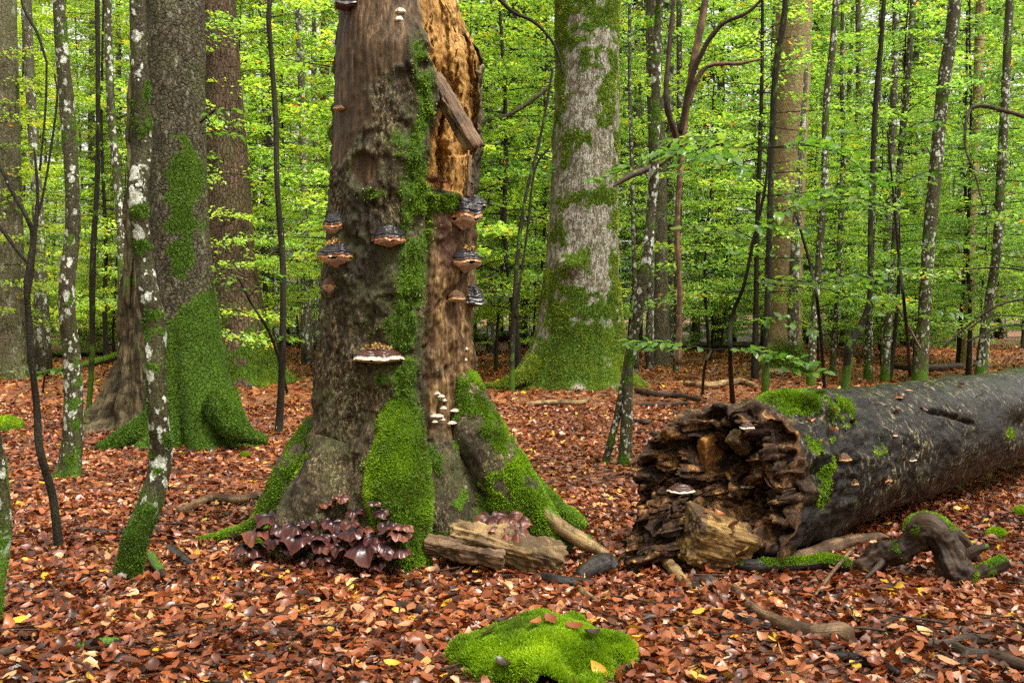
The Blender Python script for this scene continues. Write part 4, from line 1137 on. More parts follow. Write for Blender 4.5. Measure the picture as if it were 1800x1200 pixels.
scatter_trees(YOUNG, 64, 16, 38, 1.1, 0.7, 1.25, 'young beech with airy layers of green leaves', 'young leafy beeches', 'young_beech')
scatter_trees(POLE, 62, 21, 52, 1.0, 0.8, 1.15, 'slender straight trunk bare to high up', 'slender straight trunks', 'slender_tree')
scatter_trees(TALL, 62, 27, 62, 1.8, 0.85, 1.25, 'tall beech leafy from low down', 'tall leafy beeches', 'tall_beech')

def spruce(x, y, H, seed):
    r = np.random.default_rng(seed)
    t = thing('spruce', (x, y, gz(x, y)[0]), 'dark spruce with drooping needle branches among the beeches', 'tree', 'dark spruces among the beeches')
    V, Fs, inf = sweep(np.array([(0, 0, -.3), (0, 0, H / 2), (0, 0, H)]), np.array([.22, .15, .03]), 12, 10)
    obj('trunk', mesh_np('trunk', V, Fs, {'tc': inf['tc']}), m_bark_far, t)
    n = 5200
    z = 3.0 + (H - 3) * r.random(n)
    lay = np.round(z / 0.55) * 0.55 + r.normal(0, 0.05, n)
    az = np.round(r.random(n) * 7) / 7 * 6.283 + lay * 2.1 + r.normal(0, 0.14, n)
    rad = (H - lay) * 0.17 * np.sqrt(r.random(n)) + 0.1
    pos = np.stack([np.cos(az) * rad, np.sin(az) * rad, lay - 0.35 * rad - 0.25 * r.random(n) * (rad > .5)], 1)
    X, Y, Z = rot_frames(az + r.normal(0, .6, n), r.normal(-0.5, .3, n), r.normal(0, .5, n))
    V, Fs, at = leaf_cloud(pos, 0.38 * (0.6 + .6 * r.random(n)), X, Y * 0.45, Z, r.normal(0, .2, n), r.normal(0, .2, n), r.random(n), False)
    obj('crown', mesh_np('crown', V, Fs, at, smooth=False), m_needle, t)
for k_, (x_, y_, d_) in enumerate([(905, 500, 34), (1120, 500, 36), (1265, 500, 40), (830, 500, 44), (1050, 500, 46), (1600, 500, 40), (1420, 500, 46), (1760, 500, 44)]):
    p_ = P(x_, y_, d_); spruce(p_[0], p_[1], 17 + (k_ % 3) * 2, 700 + k_)

SHRUB = [model_tree(400 + k, 2.6 + .3 * k, 0.014, 0.25, 55, 0.8, 1.7, 0.10, 80, 0.06) for k in range(3)]
for a, b in SHRUB: a.materials.append(m_bark_thin); b.materials.append(m_leaf)
scatter_trees(SHRUB, 80, 27, 56, 0.8, 0.7, 1.2, 'low bushy beech shoot', 'low beech shoots', 'beech_shoot')
# unseen beeches beside and behind the viewpoint, added to shut out low sky light
for k_ in range(46):
    a_ = R(rb.uniform(100, 440)); d_ = rb.uniform(9, 24)
    x_, y_ = math.sin(a_) * d_, math.cos(a_) * d_ + 3
    if y_ > 0.5 and abs(x_) < 0.62 * y_ + 3.6: continue
    if not far_enough(x_, y_, 2.2): continue
    put(TALL if k_ % 3 else YOUNG, x_, y_, rb.uniform(.8, 1.1), 'unseen beech added around the viewpoint to block low sky light', 'unseen beeches added around the viewpoint', 'sky_blocking_beech', (1, 1, 1, 1))
# the wood beyond, read as one mass
r = np.random.default_rng(91)
n = 70000
yy = 58 + 26 * r.random(n); xx = (r.random(n) * 2 - 1) * (0.56 * yy + 6); z_ = 0.1 + 27 * r.random(n) ** 1.5
pp = np.stack([xx, yy, z_], 1)
keep = fbm(pp * np.array([1, 1, 1.6]), 0.28, 3, 93) > 0.43 + 0.0075 * z_
pp = pp[keep]; n = len(pp)
X, Y, Z = rot_frames(r.random(n) * 6.283, r.normal(-.1, .4, n), r.normal(0, .4, n))
V, Fs, at = leaf_cloud(pp, 0.42 * (0.6 + .7 * r.random(n)), X, Y, Z, r.normal(.15, .2, n), r.normal(0, .2, n), np.clip(r.normal(.45, .16, n), 0, .9), False)
o = obj('distant_wood', mesh_np('distant_wood', V, Fs, at, smooth=False), m_leaf)
tag(o, 'green foliage mass of the distant wood closing the view', 'foliage', kind='stuff')

# ---------------------------------------------------------------- near leafy saplings with single leaves
def leaf_mesh(seed, w=1.0):
    r = np.random.default_rng(seed)
    one = np.ones(1)
    V, Fs, at = leaf_cloud(np.zeros((1, 3)), one, np.array([[1., 0, 0]]), np.array([[0, w, 0.]]), np.array([[0, 0, 1.]]), np.array([r.normal(.25, .15)]), np.array([r.normal(-.25, .25)]), one, True)
    return mesh_np('leaf', V, Fs)
LEAVES = [leaf_mesh(k, 1.15) for k in range(5)]
for m_ in LEAVES: m_.materials.append(m_leaf_near)
rl = random.Random(44)
def twig_leaves(parent, pts, depth_pts, spacing, size, laterals=True, both=True):
    """leaves set alternately along a twig and its short side twigs, each its own piece"""
    path = catmull(np.array([P(x, y, d) for (x, y), d in zip(pts, depth_pts)]), 60)
    base = np.array(parent.location)
    seglen = np.linalg.norm(np.diff(path, axis=0), axis=1); al = np.concatenate([[0], np.cumsum(seglen)])
    tubes = [(path[::6], np.linspace(0.006, 0.002, len(path[::6])))]
    spots = []
    s, side = 0.12 * al[-1], 1
    while s < al[-1]:
        i = min(int(np.searchsorted(al, s)), 58)
        p = path[i]; T = path[i + 1] - path[i]; T /= np.linalg.norm(T)
        yaw = math.atan2(T[1], T[0])
        spots.append((p, yaw + side * rl.uniform(.5, 1.0)))
        if laterals and rl.random() < 0.75:
            L = rl.uniform(0.12, 0.46) * (1.15 - s / al[-1])
            a = yaw + side * rl.uniform(.6, 1.0)
            d = np.array([math.cos(a), math.sin(a), rl.uniform(-.25, .05)])
            q1 = p + d * L
            tubes.append((np.array([p, p + d * L * .5 + [0, 0, .01], q1]), np.array([.003, .002, .001])))
            m = max(2, int(L / spacing))
            for j in range(m):
                spots.append((p + d * L * (j + 1) / m, a + (1 if j % 2 else -1) * rl.uniform(.4, .9) * (j < m - 1)))
        side = -side
        s += spacing
    V, F, tc = multi_tube(tubes, 5, 8)
    part('twig', V, F, m_bark_thin, parent, {'tc': tc, 'moss': np.zeros(len(V))})
    for p, yaw in spots:
        parent_count[parent.name] = parent_count.get(parent.name, 0) + 1
        rot = (rl.gauss(0, .3), rl.gauss(.15, .28), yaw)
        sc = size * rl.uniform(.65, 1.2)
        if parent_count[parent.name] > 300:
            spare.setdefault(parent.name, []).append((p, rot, sc)); continue
        o = bpy.data.objects.new('leaf', LEAVES[rl.randrange(5)])
        COL.objects.link(o); o.parent = parent
        o.location = tuple(p - base)
        o.rotation_euler = rot
        o.scale = (sc, sc, sc)
parent_count, spare = {}, {}
def rest_of_leaves(parent):
    lst = spare.get(parent.name)
    if not lst: return
    n = len(lst)
    X, Y, Z = rot_frames(np.array([l[1][2] for l in lst]), -np.array([l[1][1] for l in lst]), np.array([l[1][0] for l in lst]))
    V, Fs, at = leaf_cloud(np.array([l[0] for l in lst]), np.array([l[2] for l in lst]), X, Y, Z, np.full(n, .2), np.full(n, -.2), np.random.default_rng(n).random(n) * .8, True)
    part('foliage', V, Fs, m_leaf, parent, at, True, 'stuff')

def sapling(label, stem, twigs, spacing=0.05, size=0.098, lateral=True):
    b = G(stem[0][0], stem[0][1]) if stem[0][2] is None else P(*stem[0][:3])
    d0 = b[1]
    lst = [(x, y, (d if d is not None else d0), w) for x, y, d, w in stem]
    t = thing('beech_sapling', b, label, 'sapling')
    limb(t, 'stem', lst, m_bark_thin, 60, 10, 7, 0.004)
    for pts in twigs:
        twig_leaves(t, [p[:2] for p in pts], [p[2] if len(p) > 2 else d0 for p in pts], spacing, size, lateral)
    rest_of_leaves(t)
    return t
sapling('slender beech sapling behind the log holding broad pale green leaf sprays to both sides',
    [(1288, 705, None, 5), (1284, 640, 7.9, 4), (1286, 560, 7.9, 3.5), (1308, 500, 7.8, 3), (1325, 420, 7.8, 3), (1345, 330, 7.8, 2.5), (1352, 250, 7.8, 2)],
    [[(1345, 330, 7.8), (1290, 285, 7.6), (1220, 262, 7.4), (1150, 275, 7.2), (1040, 325, 7.0)], [(1340, 345, 7.8), (1400, 340, 7.6), (1470, 330, 7.4), (1540, 310, 7.2)],
     [(1352, 260, 7.8), (1400, 255, 7.6), (1450, 262, 7.4), (1500, 285, 7.3), (1550, 330, 7.2)], [(1325, 420, 7.8), (1380, 370, 7.5), (1440, 350, 7.3), (1500, 345, 7.1), (1600, 380, 7.0)],
     [(1350, 270, 7.8), (1300, 250, 7.9), (1240, 240, 8.0), (1180, 245, 8.1)], [(1325, 420, 7.8), (1280, 400, 7.8), (1210, 400, 7.8)], [(1310, 500, 7.8), (1350, 490, 7.6), (1420, 495, 7.4), (1500, 480, 7.3)]])
sapling('low sapling reaching bright leaves over the end of the log',
    [(1235, 690, None, 2.5), (1238, 650, 7.6, 2.5), (1250, 615, 7.5, 2)],
    [[(1250, 615, 7.5), (1200, 605, 7.4), (1150, 600, 7.3), (1110, 602, 7.2)], [(1250, 615, 7.5), (1300, 612, 7.4), (1360, 625, 7.2), (1425, 640, 7.1)], [(1330, 618, 7.3), (1390, 650, 7.2), (1440, 655, 7.1)]], 0.05, 0.085)
sapling('sapling among the trunks above the log with drooping leafy twigs',
    [(1450, 690, None, 3), (1440, 560, 9.0, 3), (1425, 470, 9.0, 2.5), (1400, 380, 9, 2)],
    [[(1440, 540, 9), (1500, 520, 8.8), (1560, 540, 8.6)], [(1430, 500, 9), (1480, 485, 8.8), (1560, 470, 8.6), (1620, 480, 8.5)], [(1442, 580, 9), (1390, 560, 8.9), (1330, 565, 8.8)], [(1425, 470, 9), (1380, 450, 8.9), (1300, 445, 8.8)]], 0.08, 0.09)
sapling('upright sapling beyond the log with glossy leaf tiers between the spotted trunks',
    [(1600, 660, None, 3), (1592, 560, 10.5, 3), (1580, 450, 10.5, 2.5), (1570, 340, 10.5, 2), (1560, 230, 10.5, 1.5)],
    [[(1580, 450, 10.5), (1640, 425, 10.3), (1700, 430, 10.2)], [(1575, 380, 10.5), (1520, 355, 10.3), (1440, 365, 10.2)], [(1570, 330, 10.5), (1640, 300, 10.3), (1730, 310, 10.2)], [(1562, 260, 10.5), (1500, 235, 10.3), (1420, 250, 10.2)], [(1562, 250, 10.5), (1620, 215, 10.4), (1690, 225, 10.3)], [(1585, 500, 10.5), (1530, 490, 10.3), (1470, 500, 10.2)], [(1592, 560, 10.5), (1650, 545, 10.4), (1700, 560, 10.3)]], 0.075, 0.10)
sapling('yellowing beech sapling before the reddish trunk',
    [(505, 690, None, 2.5), (480, 600, 11.0, 2.5), (440, 530, 10.4, 2), (420, 490, 10.2, 1.5)],
    [[(440, 520, 10.4), (410, 500, 10.3), (372, 490, 10.2)], [(440, 520, 10.4), (465, 490, 10.2), (490, 480, 10.1)], [(480, 600, 11), (500, 590, 10.9), (520, 600, 10.8)], [(420, 490, 10.3), (400, 475, 10.2), (375, 470, 10.1)]], 0.10, 0.09)
sapling('leafy twig springing from the dark beech before the reddish trunk',
    [(352, 215, 9.9, 2), (365, 205, 9.7, 1.5), (380, 190, 9.5, 1)], [[(360, 210, 9.8), (380, 195, 9.6), (405, 192, 9.5)], [(355, 235, 9.8), (380, 232, 9.6), (412, 240, 9.5)]], 0.10, 0.085)
sapling('small seedling with fresh green leaves on the litter near the wavy sapling',
    [(75, 690, None, 2), (78, 665, 14.5, 1.5), (80, 650, 14.5, 1)], [[(78, 665, 14.5), (60, 655, 14.4), (40, 660, 14.3)], [(80, 655, 14.5), (95, 650, 14.4), (115, 660, 14.3)]], 0.12, 0.1)

# ---------------------------------------------------------------- fungi
def cap_material(name, a, b, rim, rough=0.3, bands=9.0):
    k = Mat(name, rough, 0.5)
    s = k.attr('s')
    vi = k.coords((1, 1, 1), 'obj')
    n = k.noise(vi, 30, 4, 0.6)
    w = k.math('SINE', k.math('ADD', k.math('MULTIPLY', s, bands * 6.283), k.math('MULTIPLY', n, 4.0)))
    c = k.mix(k.ramp(w, [(0.0, 0.0), (1.0, 0.45)]), a, b)
    c = k.mix(k.ramp(k.math('ADD', s, k.math('MULTIPLY', k.math('SUBTRACT', n, 0.5), 0.25)), [(0.87, 0.0), (0.93, 1.0)]), c, rim)
    return k.done(c, k.bump(k.math('ADD', w, n), 0.5, 0.008))
def plain(name, a, b, rough=0.6, scale=30):
    k = Mat(name, rough, 0.4)
    n = k.noise(k.coords((1, 1, 1), 'obj'), scale, 4, 0.65)
    return k.done(k.ramp(n, [(0.3, a), (0.7, b)]), k.bump(n, 0.4, 0.006))
m_cap_black = cap_material('black_bracket_cap', (0.012, 0.010, 0.012), (0.05, 0.042, 0.045), (0.26, 0.10, 0.03), 0.28)
m_cap_allblack = cap_material('all_black_bracket_cap', (0.010, 0.009, 0.011), (0.045, 0.04, 0.045), (0.05, 0.04, 0.04), 0.28, 7)
m_cap_brown = cap_material('brown_bracket_cap', (0.07, 0.03, 0.012), (0.17, 0.085, 0.04), (0.36, 0.18, 0.06), 0.45)
m_cap_wine = cap_material('wine_bracket_cap', (0.045, 0.018, 0.014), (0.10, 0.04, 0.03), (0.50, 0.42, 0.34), 0.35, 5)
m_cap_white = cap_material('white_bracket_cap', (0.36, 0.32, 0.24), (0.46, 0.42, 0.34), (0.52, 0.48, 0.41), 0.5, 2)
m_pore = plain('pink_tan_pore_surface', (0.42, 0.32, 0.26), (0.56, 0.45, 0.37))
m_pore_white = plain('white_pore_surface', (0.55, 0.50, 0.42), (0.66, 0.62, 0.55))
m_crumb = plain('tan_crumbs', (0.16, 0.08, 0.02), (0.42, 0.27, 0.09), 0.8, 60)
def bracket(label, pos, ang, w, h, dpt, cap, pore, hang=0.5, debris=False, seed=0, group=None, flat=False, name='bracket_fungus', lobes=0.05):
    """hoof shaped shelf: banded top, rounded rim, sloping pore surface below"""
    r = np.random.default_rng(900 + seed)
    NP, NSg = 49, 30
    ph = np.linspace(-math.pi / 2 - 0.25, math.pi / 2 + 0.25, NP)
    s = np.linspace(0, 1, NSg)
    if flat: rho = 0.05 + 0.95 * s ** 0.8; zt = h * (1 - s ** 2.2)
    else: rho = 0.12 + 0.88 * np.sin(s * math.pi / 2) ** 1.15; zt = h * (np.cos(s * math.pi / 2) ** 0.9)
    zt = zt + h * 0.045 * np.sin(s * 6 * math.pi) * (s < 0.85)
    PH, S_ = np.meshgrid(ph, s)
    RHO = np.repeat(rho[:, None], NP, 1) * (1 + lobes * np.sin(PH * 5 + seed) + lobes * 0.7 * np.sin(PH * 9 + 2 * seed) * S_)
    ZT = np.repeat(zt[:, None], NP, 1) + h * 0.05 * np.sin(PH * 4 + seed * 2) * S_
    def place(RHO, Z):
        lx_ = np.sin(PH[:len(RHO)]) * RHO * w / 2; ly_ = np.cos(PH[:len(RHO)]) * RHO * dpt
        V = np.stack([lx_.ravel(), ly_.ravel(), Z.ravel()], 1)
        ca, sa = math.cos(ang), math.sin(ang)
        out = np.array([ca, sa, 0]); tan = np.array([-sa, ca, 0])
        return np.asarray(pos) + tan * V[:, :1] + out * (V[:, 1:2] - 0.012) + np.array([0, 0, 1.0]) * V[:, 2:3]
    t = thing(name, pos, label, 'fungus', group)
    idx = np.arange(NSg - 1)[:, None] * NP + np.arange(NP - 1)[None]
    F_ = np.stack([idx, idx + NP, idx + NP + 1, idx + 1], 2).reshape(-1, 4)
    V = place(RHO, ZT)
    V = V + (np.stack([fbm(V, 40, 3, seed + i) - .5 for i in range(3)], 1)) * 0.22 * h
    part('cap', V, F_, cap, t, {'s': S_.ravel()})
    PH2 = PH
    RB = np.repeat(np.linspace(1.0, 0.04, NSg)[:, None], NP, 1) * (1 + lobes * np.sin(PH2 * 5 + seed) + lobes * 0.7 * np.sin(PH2 * 9 + 2 * seed))
    ZB = ZT[-1][None, :] * 1.0 - h * hang * (1 - RB.clip(0, 1)) ** 0.9 - h * 0.10 * np.sin(np.clip((1 - RB) * 12, 0, math.pi / 2))
    V = place(RB, ZB)
    part('pore_surface', V, F_[:, ::-1], pore, t, {'s': S_.ravel()})
    if debris:
        n = 260
        a_ = r.uniform(-1.2, 1.2, n); q_ = r.uniform(.1, .62, n)
        lx_ = np.sin(a_) * q_ * w / 2; ly_ = np.cos(a_) * q_ * dpt
        hz = h * np.interp(q_, rho, zt / h) + r.random(n) * h * .18
        ca, sa = math.cos(ang), math.sin(ang)
        pp_ = np.asarray(pos) + np.stack([-sa * lx_ + ca * ly_, ca * lx_ + sa * ly_, hz], 1)
        X, Y, Z = rot_frames(r.random(n) * 6.28, r.normal(0, .6, n), r.normal(0, .6, n))
        V, Fs, at = leaf_cloud(pp_, .016 * (.5 + r.random(n)), X, Y, Z, r.normal(0, .4, n), r.normal(0, .4, n), r.random(n), False)
        part('crumbs', V, Fs, m_crumb, t, None, False, 'stuff')
    return t
kp = DS / FPX
def sb(label, x, y, wpx, hpx, cap, pore, **kw):
    p, a = snag_at(x, y)
    bracket(label, p, a, wpx * kp * 1.0, hpx * kp, wpx * kp * kw.pop('df', 0.55), cap, pore, **kw)
sb('black domed bracket with pink underside, uppermost of three on the shaded edge of the snag', 585, 400, 46, 24, m_cap_black, m_pore, seed=1)
sb('broad black bracket topped with yellow crumbs on the edge of the snag', 592, 454, 68, 26, m_cap_black, m_pore, seed=2, debris=True, hang=.6)
sb('small orange brown bracket under the broad black one', 576, 504, 32, 18, m_cap_brown, m_pore, seed=3, hang=.7)
sb('lone domed brown grey bracket with orange rim on the middle of the snag', 687, 424, 58, 26, m_cap_black, m_pore, seed=4, hang=.25)
sb('wide flat wine red shelf fungus with a thick white rim low on the snag', 668, 630, 82, 20, m_cap_wine, m_pore_white, seed=5, flat=True, debris=True, hang=.3, lobes=.08, df=.6)
sb('steep black bracket with orange rim below the snag cavity', 815, 384, 58, 34, m_cap_black, m_pore, seed=6, hang=.45)
sb('glossy all black bracket jutting beside the steep one', 838, 364, 38, 20, m_cap_allblack, m_cap_allblack, seed=7, hang=.1)
sb('bracket heaped with orange crumbs on the open wood of the snag', 816, 462, 58, 24, m_cap_black, m_pore, seed=8, debris=True, hang=.6)
sb('small brown knob bracket above the bare wood strip', 802, 526, 30, 15, m_cap_brown, m_pore, seed=9, hang=.2)
sb('black bracket with tan rim, lower of the stacked pair on the snag edge', 829, 534, 44, 24, m_cap_allblack, m_cap_brown, seed=10, hang=.1)
sb('black bracket stacked on the tan rimmed one', 838, 520, 36, 18, m_cap_allblack, m_cap_allblack, seed=11, hang=.1)
sb('tiny black knob fungus inside the snag cavity', 826, 322, 14, 12, m_cap_allblack, m_cap_allblack, seed=12, hang=.1)
sb('large blackish bracket high up on the debarked edge of the snag', 606, 12, 44, 24, m_cap_allblack, m_cap_brown, seed=13, hang=.2)
sb('thin pale shelf fungus on the debarked edge of the snag', 590, 192, 26, 6, m_cap_brown, m_pore_white, seed=14, hang=.2)
sb('small pale shelf fungus high on the bark seam', 706, 22, 18, 8, m_cap_white, m_pore_white, seed=15, hang=.5, group='pale shelf pair high on the snag')
sb('small pale shelf fungus high on the bark seam', 703, 36, 16, 8, m_cap_white, m_pore_white, seed=16, hang=.5, group='pale shelf pair high on the snag')
WS = 'small white shelf fungi on the bare wood of the snag'
for k_, (x_, y_, w_) in enumerate([(770, 692, 10), (776, 697, 14), (782, 704, 9), (802, 722, 22), (781, 718, 12), (765, 732, 14), (772, 732, 18), (778, 738, 12), (766, 742, 10), (796, 744, 17), (803, 788, 16), (806, 794, 10), (757, 808, 12), (788, 863, 8), (796, 860, 10), (800, 875, 10), (799, 892, 5), (819, 633, 6), (820, 614, 7), (816, 660, 4)]):
    sb('small white shelf fungus on the bare wood strip of the snag', x_, y_, w_, 4, m_cap_white, m_pore_white, seed=20 + k_, group=WS, flat=True, hang=.5, df=.5)

def log_at(x, y):
    dist = np.hypot(lx - x, ly - y) + np.where(c_ < 0.6, 0, 999)
    i = int(np.argmin(dist))
    return LV[i], math.atan2((LW * c_[i])[1], (LW * c_[i])[0])
for k_, (x_, y_, w_, h_, cp, lb) in enumerate([
    (1482, 806, 32, 12, m_cap_brown, 'brown bracket on the log below the moss'), (1604, 808, 20, 7, m_cap_wine, 'small violet bracket alone on the flank of the log'),
    (1558, 845, 24, 12, m_cap_brown, 'upper small tan bracket of the group under the log'), (1572, 852, 24, 14, m_cap_brown, 'striped tan bracket beside the upper small one under the log'),
    (1540, 866, 44, 12, m_cap_brown, 'broad brown bracket on the underside of the log'), (1502, 850, 18, 12, m_cap_brown, 'tan knobby bracket close to the broken end of the log'),
    (1574, 766, 14, 8, m_cap_wine, 'little pink bracket stack on the upper flank of the log'), (1580, 884, 36, 8, m_cap_brown, 'thin orange bracket lowest on the shaded underside of the log'),
    (1540, 900, 28, 10, m_cap_brown, 'ochre bracket touching the shade under the log'), (1578, 698, 22, 7, m_cap_brown, 'tan bracket on top of the log among leaves')]):
    p, a = log_at(x_, y_)
    d_ = p[1] / FPX
    bracket(lb, p, a if c_[0] is not None else a, w_ * d_, h_ * d_, w_ * d_ * .55, cp, m_pore, seed=50 + k_, hang=.4, flat=True)
bracket('white rimmed flat bracket on the rotten end of the log', P(1197, 862, 5.27), math.atan2(-LD[1], -LD[0]), .15, .035, .09, m_cap_wine, m_pore_white, seed=70, flat=True, hang=.5)
bracket('pale bracket under the upper lip of the rotten log end', P(1312, 752, 5.28), math.atan2(-LD[1], -LD[0]), .08, .03, .05, m_cap_wine, m_pore_white, seed=71, flat=True, hang=.5)
bracket('small red bracket deep in the rotten log end', P(1313, 855, 5.42), math.atan2(-LD[1], -LD[0]), .07, .03, .05, m_cap_wine, m_cap_brown, seed=72, flat=True)

# dark red mushroom cluster at the snag's foot
def mush_material(name, ctr, midc, edge, rough):
    k = Mat(name, rough, 0.3)
    s = k.attr('s'); n = k.noise(k.coords((1, 1, 1), 'obj'), 35, 4, .6)
    c = k.ramp(k.math('ADD', s, k.math('MULTIPLY', k.math('SUBTRACT', n, .5), .3)), [(0.1, ctr), (0.6, midc), (0.92, edge), (1.0, tuple(min(1, e * 1.6) for e in edge))])
    return k.done(c, k.bump(n, .4, .006))
m_mush = mush_material('dark_purple_mushroom', (0.008, 0.004, 0.006), (0.020, 0.007, 0.009), (0.060, 0.017, 0.014), 0.26)
m_mush_red = mush_material('red_brown_mushroom', (0.025, 0.008, 0.007), (0.055, 0.016, 0.011), (0.13, 0.04, 0.022), 0.36)
m_gill = plain('brown_gills', (0.06, 0.025, 0.015), (0.14, 0.06, 0.035), .6, 60)
def mushroom(pos, ang, w, tilt, mat, seed, group, label):
    r = np.random.default_rng(1200 + seed)
    NP, NSg = 61, 18
    ph = np.linspace(-math.pi * .80, math.pi * .80, NP); s = np.linspace(0.02, 1, NSg)
    PH, S_ = np.meshgrid(ph, s)
    a1, a2, a3 = r.uniform(0, 6.28, 3)
    rad = S_ * (0.62 + 0.38 * np.cos(PH / 2) ** 2) * (1 + .10 * np.sin(PH * 3 + a1) * S_ + .06 * np.sin(PH * 7 + a2) * S_ + .03 * np.sin(PH * 15 + a3) * S_)
    z = 0.10 * np.sin(S_ * 2.6) - 0.22 * S_ ** 4 * (1 + .6 * np.sin(PH * 4 + a2)) + .09 * S_ * np.sin(PH * 5 + a1) + .05 * S_ ** 2 * np.sin(PH * 9 + a2) + .02 * S_ * np.sin(PH * 22 + a3)
    L = np.stack([(np.sin(PH) * rad * .62).ravel(), (np.cos(PH) * rad * .62).ravel(), z.ravel() * .8], 1)
    def tr(L):
        ct, st = math.cos(tilt), math.sin(tilt)
        y = L[:, 1] * ct - L[:, 2] * st; zz_ = L[:, 1] * st + L[:, 2] * ct
        ca, sa = math.cos(ang), math.sin(ang)
        return np.asarray(pos) + w * np.stack([-sa * L[:, 0] + ca * y, ca * L[:, 0] + sa * y, zz_], 1)
    t = thing('mushroom', pos, label, 'mushroom', group)
    idx = np.arange(NSg - 1)[:, None] * NP + np.arange(NP - 1)[None]
    F_ = np.stack([idx, idx + NP, idx + NP + 1, idx + 1], 2).reshape(-1, 4)
    part('cap', tr(L), F_, mat, t, {'s': S_.ravel()})
    L2 = L.copy(); L2[:, 2] -= (0.06 * (1 - S_.ravel()) + 0.035 * (S_.ravel() < .99) + .012)
    part('gills', tr(L2), F_[:, ::-1], m_gill, t, {'s': S_.ravel()})
    V, Fs, inf = sweep(np.array([[0, 0.02, -.03], [0, -.06, -.2], [0, -.22, -.42]]), np.array([.09, .075, .08]), 10, 12)
    part('stem', tr(V), Fs, m_gill, t, {'tc': inf['tc']})
CL = 'dark red mushrooms clustered at the foot of the snag'
spots = [(462, 940, 66, 5.27), (500, 925, 60, 5.25), (478, 905, 50, 5.35), (520, 955, 66, 5.18), (548, 930, 56, 5.2), (560, 965, 62, 5.12), (585, 915, 50, 5.2), (598, 945, 66, 5.12), (570, 990, 60, 5.05),
         (620, 905, 46, 5.2), (640, 930, 60, 5.08), (610, 975, 58, 5.05), (655, 960, 74, 5.0), (680, 925, 58, 5.02), (700, 942, 66, 4.98), (665, 992, 60, 4.97), (690, 975, 46, 4.96), (640, 990, 54, 5.0), (540, 900, 44, 5.3), (570, 890, 40, 5.25),
         (480, 955, 50, 5.2), (515, 940, 48, 5.2), (535, 985, 50, 5.1), (590, 965, 50, 5.06), (610, 925, 46, 5.12), (660, 940, 50, 5.03), (590, 1000, 44, 5.03), (680, 955, 50, 4.97), (450, 985, 44, 5.22), (560, 945, 46, 5.12), (620, 960, 46, 5.04), (700, 965, 40, 4.96),
         (600, 885, 36, 5.25), (650, 897, 44, 5.1), (675, 903, 40, 5.08), (440, 965, 54, 5.28), (500, 970, 60, 5.18), (625, 945, 40, 5.02), (530, 925, 46, 5.22), (715, 930, 44, 4.99)]
rm = random.Random(12)
for k_, (x_, y_, w_, d_) in enumerate(spots):
    big = rm.choice((0.5, 0.6, 0.7, 0.8, 1.0, 1.2))
    mushroom(P(x_ + rm.uniform(-9, 9), y_ + rm.uniform(-8, 8) - 6, d_), R(-92 + rm.uniform(-80, 80) + (x_ - 580) * .12), w_ * d_ / FPX * big, R(-rm.uniform(-4, 30)), m_mush if rm.random() < .68 else m_mush_red, k_, CL, 'glossy dark red lobed mushroom in the cluster at the foot of the snag')
CR = 'red brown mushrooms between the roots of the snag'
for k_, (x_, y_, w_, d_) in enumerate([(862, 908, 56, 5.32), (892, 906, 60, 5.34), (880, 925, 60, 5.25), (905, 928, 50, 5.22), (912, 912, 46, 5.3)]):
    mushroom(P(x_, y_, d_), R(-80 + rb.uniform(-40, 40)), w_ * d_ / FPX, R(-rb.uniform(5, 30)), m_mush_red, 60 + k_, CR, 'matt red brown wavy mushroom between the mossy root and the rotten chunk')

# ---------------------------------------------------------------- dead wood on the ground
def ground_path(pts, lift):
    out = []
    for k_, (x, y, w) in enumerate(pts):
        g = G(x, y); r_ = w * g[1] / FPX
        l = lift if np.isscalar(lift) else lift[k_]
        out.append((g + np.array([0, 0, r_ * 0.55 + l]), r_))
    return np.array([o[0] for o in out]), np.array([o[1] for o in out])
def stick(label, pts, mat, lift=0.0, n=60, nseg=16, bumpy=0.25, moss=0.0, seed=0, name='fallen_branch', cat='branch', side=(), bl=0, group=None):
    pp_, rr_ = ground_path(pts, lift)
    t = thing(name, (pp_[0][0], pp_[0][1], gz(pp_[0][0], pp_[0][1])[0]), label, cat, group)
    def one(pp_, rr_, nm, sd):
        V, Fs, inf = sweep(pp_, rr_, n, nseg)
        q = inf['tc'] + sd
        d = (fbm(q, 9, 4, sd) - .5) * bumpy * 2.2 + (fbm(q * np.array([1, 1, .3]), 40, 3, sd + 1) - .5) * bumpy
        V = V + inf['N'] * (d * inf['rr'])[:, None]
        mo = np.zeros(len(V))
        if moss: mo = np.clip(sstep(0.50 - .25 * moss, .62 - .25 * moss, fbm(q, 9, 4, sd + 2)) * sstep(-.2, .5, inf['N'][:, 2]), 0, 1)
        part(nm, V, Fs, mat, t, {'tc': q, 'moss': mo})
        return (V, Fs[0], mo)
    res = [one(pp_, rr_, 'stem', seed)]
    for k_, s_pts in enumerate(side):
        a, b = ground_path([p[:3] for p in s_pts], [p[3] for p in s_pts])
        res.append(one(a, b, 'side_branch', seed + 11 * (k_ + 1)))
    if bl:
        bits = [blades(v, f, np.where(m > .4, m, 0), bl // len(res) if i else bl, rngm, .022, .007, .1, .8) for i, (v, f, m) in enumerate(res) if (m > .4).any()]
        finish_moss(t, bits, m_moss)
    return t
t = thing('fallen_branch', P(1600, 1012, 5.1), 'large knotted dead branch with mossy patches lying before the log', 'branch')
kb = []
root(t, [(1488, 1012, 5.28, 20), (1540, 985, 5.22, 22), (1590, 955, 5.15, 23), (1632, 935, 5.1, 27), (1660, 965, 5.05, 29), (1680, 1008, 5.0, 27), (1694, 1040, 4.95, 14)], m_wood_wet, .30, 140, 64, .07, 3000, .022, kb, 'stem', 81, mthr=.5)
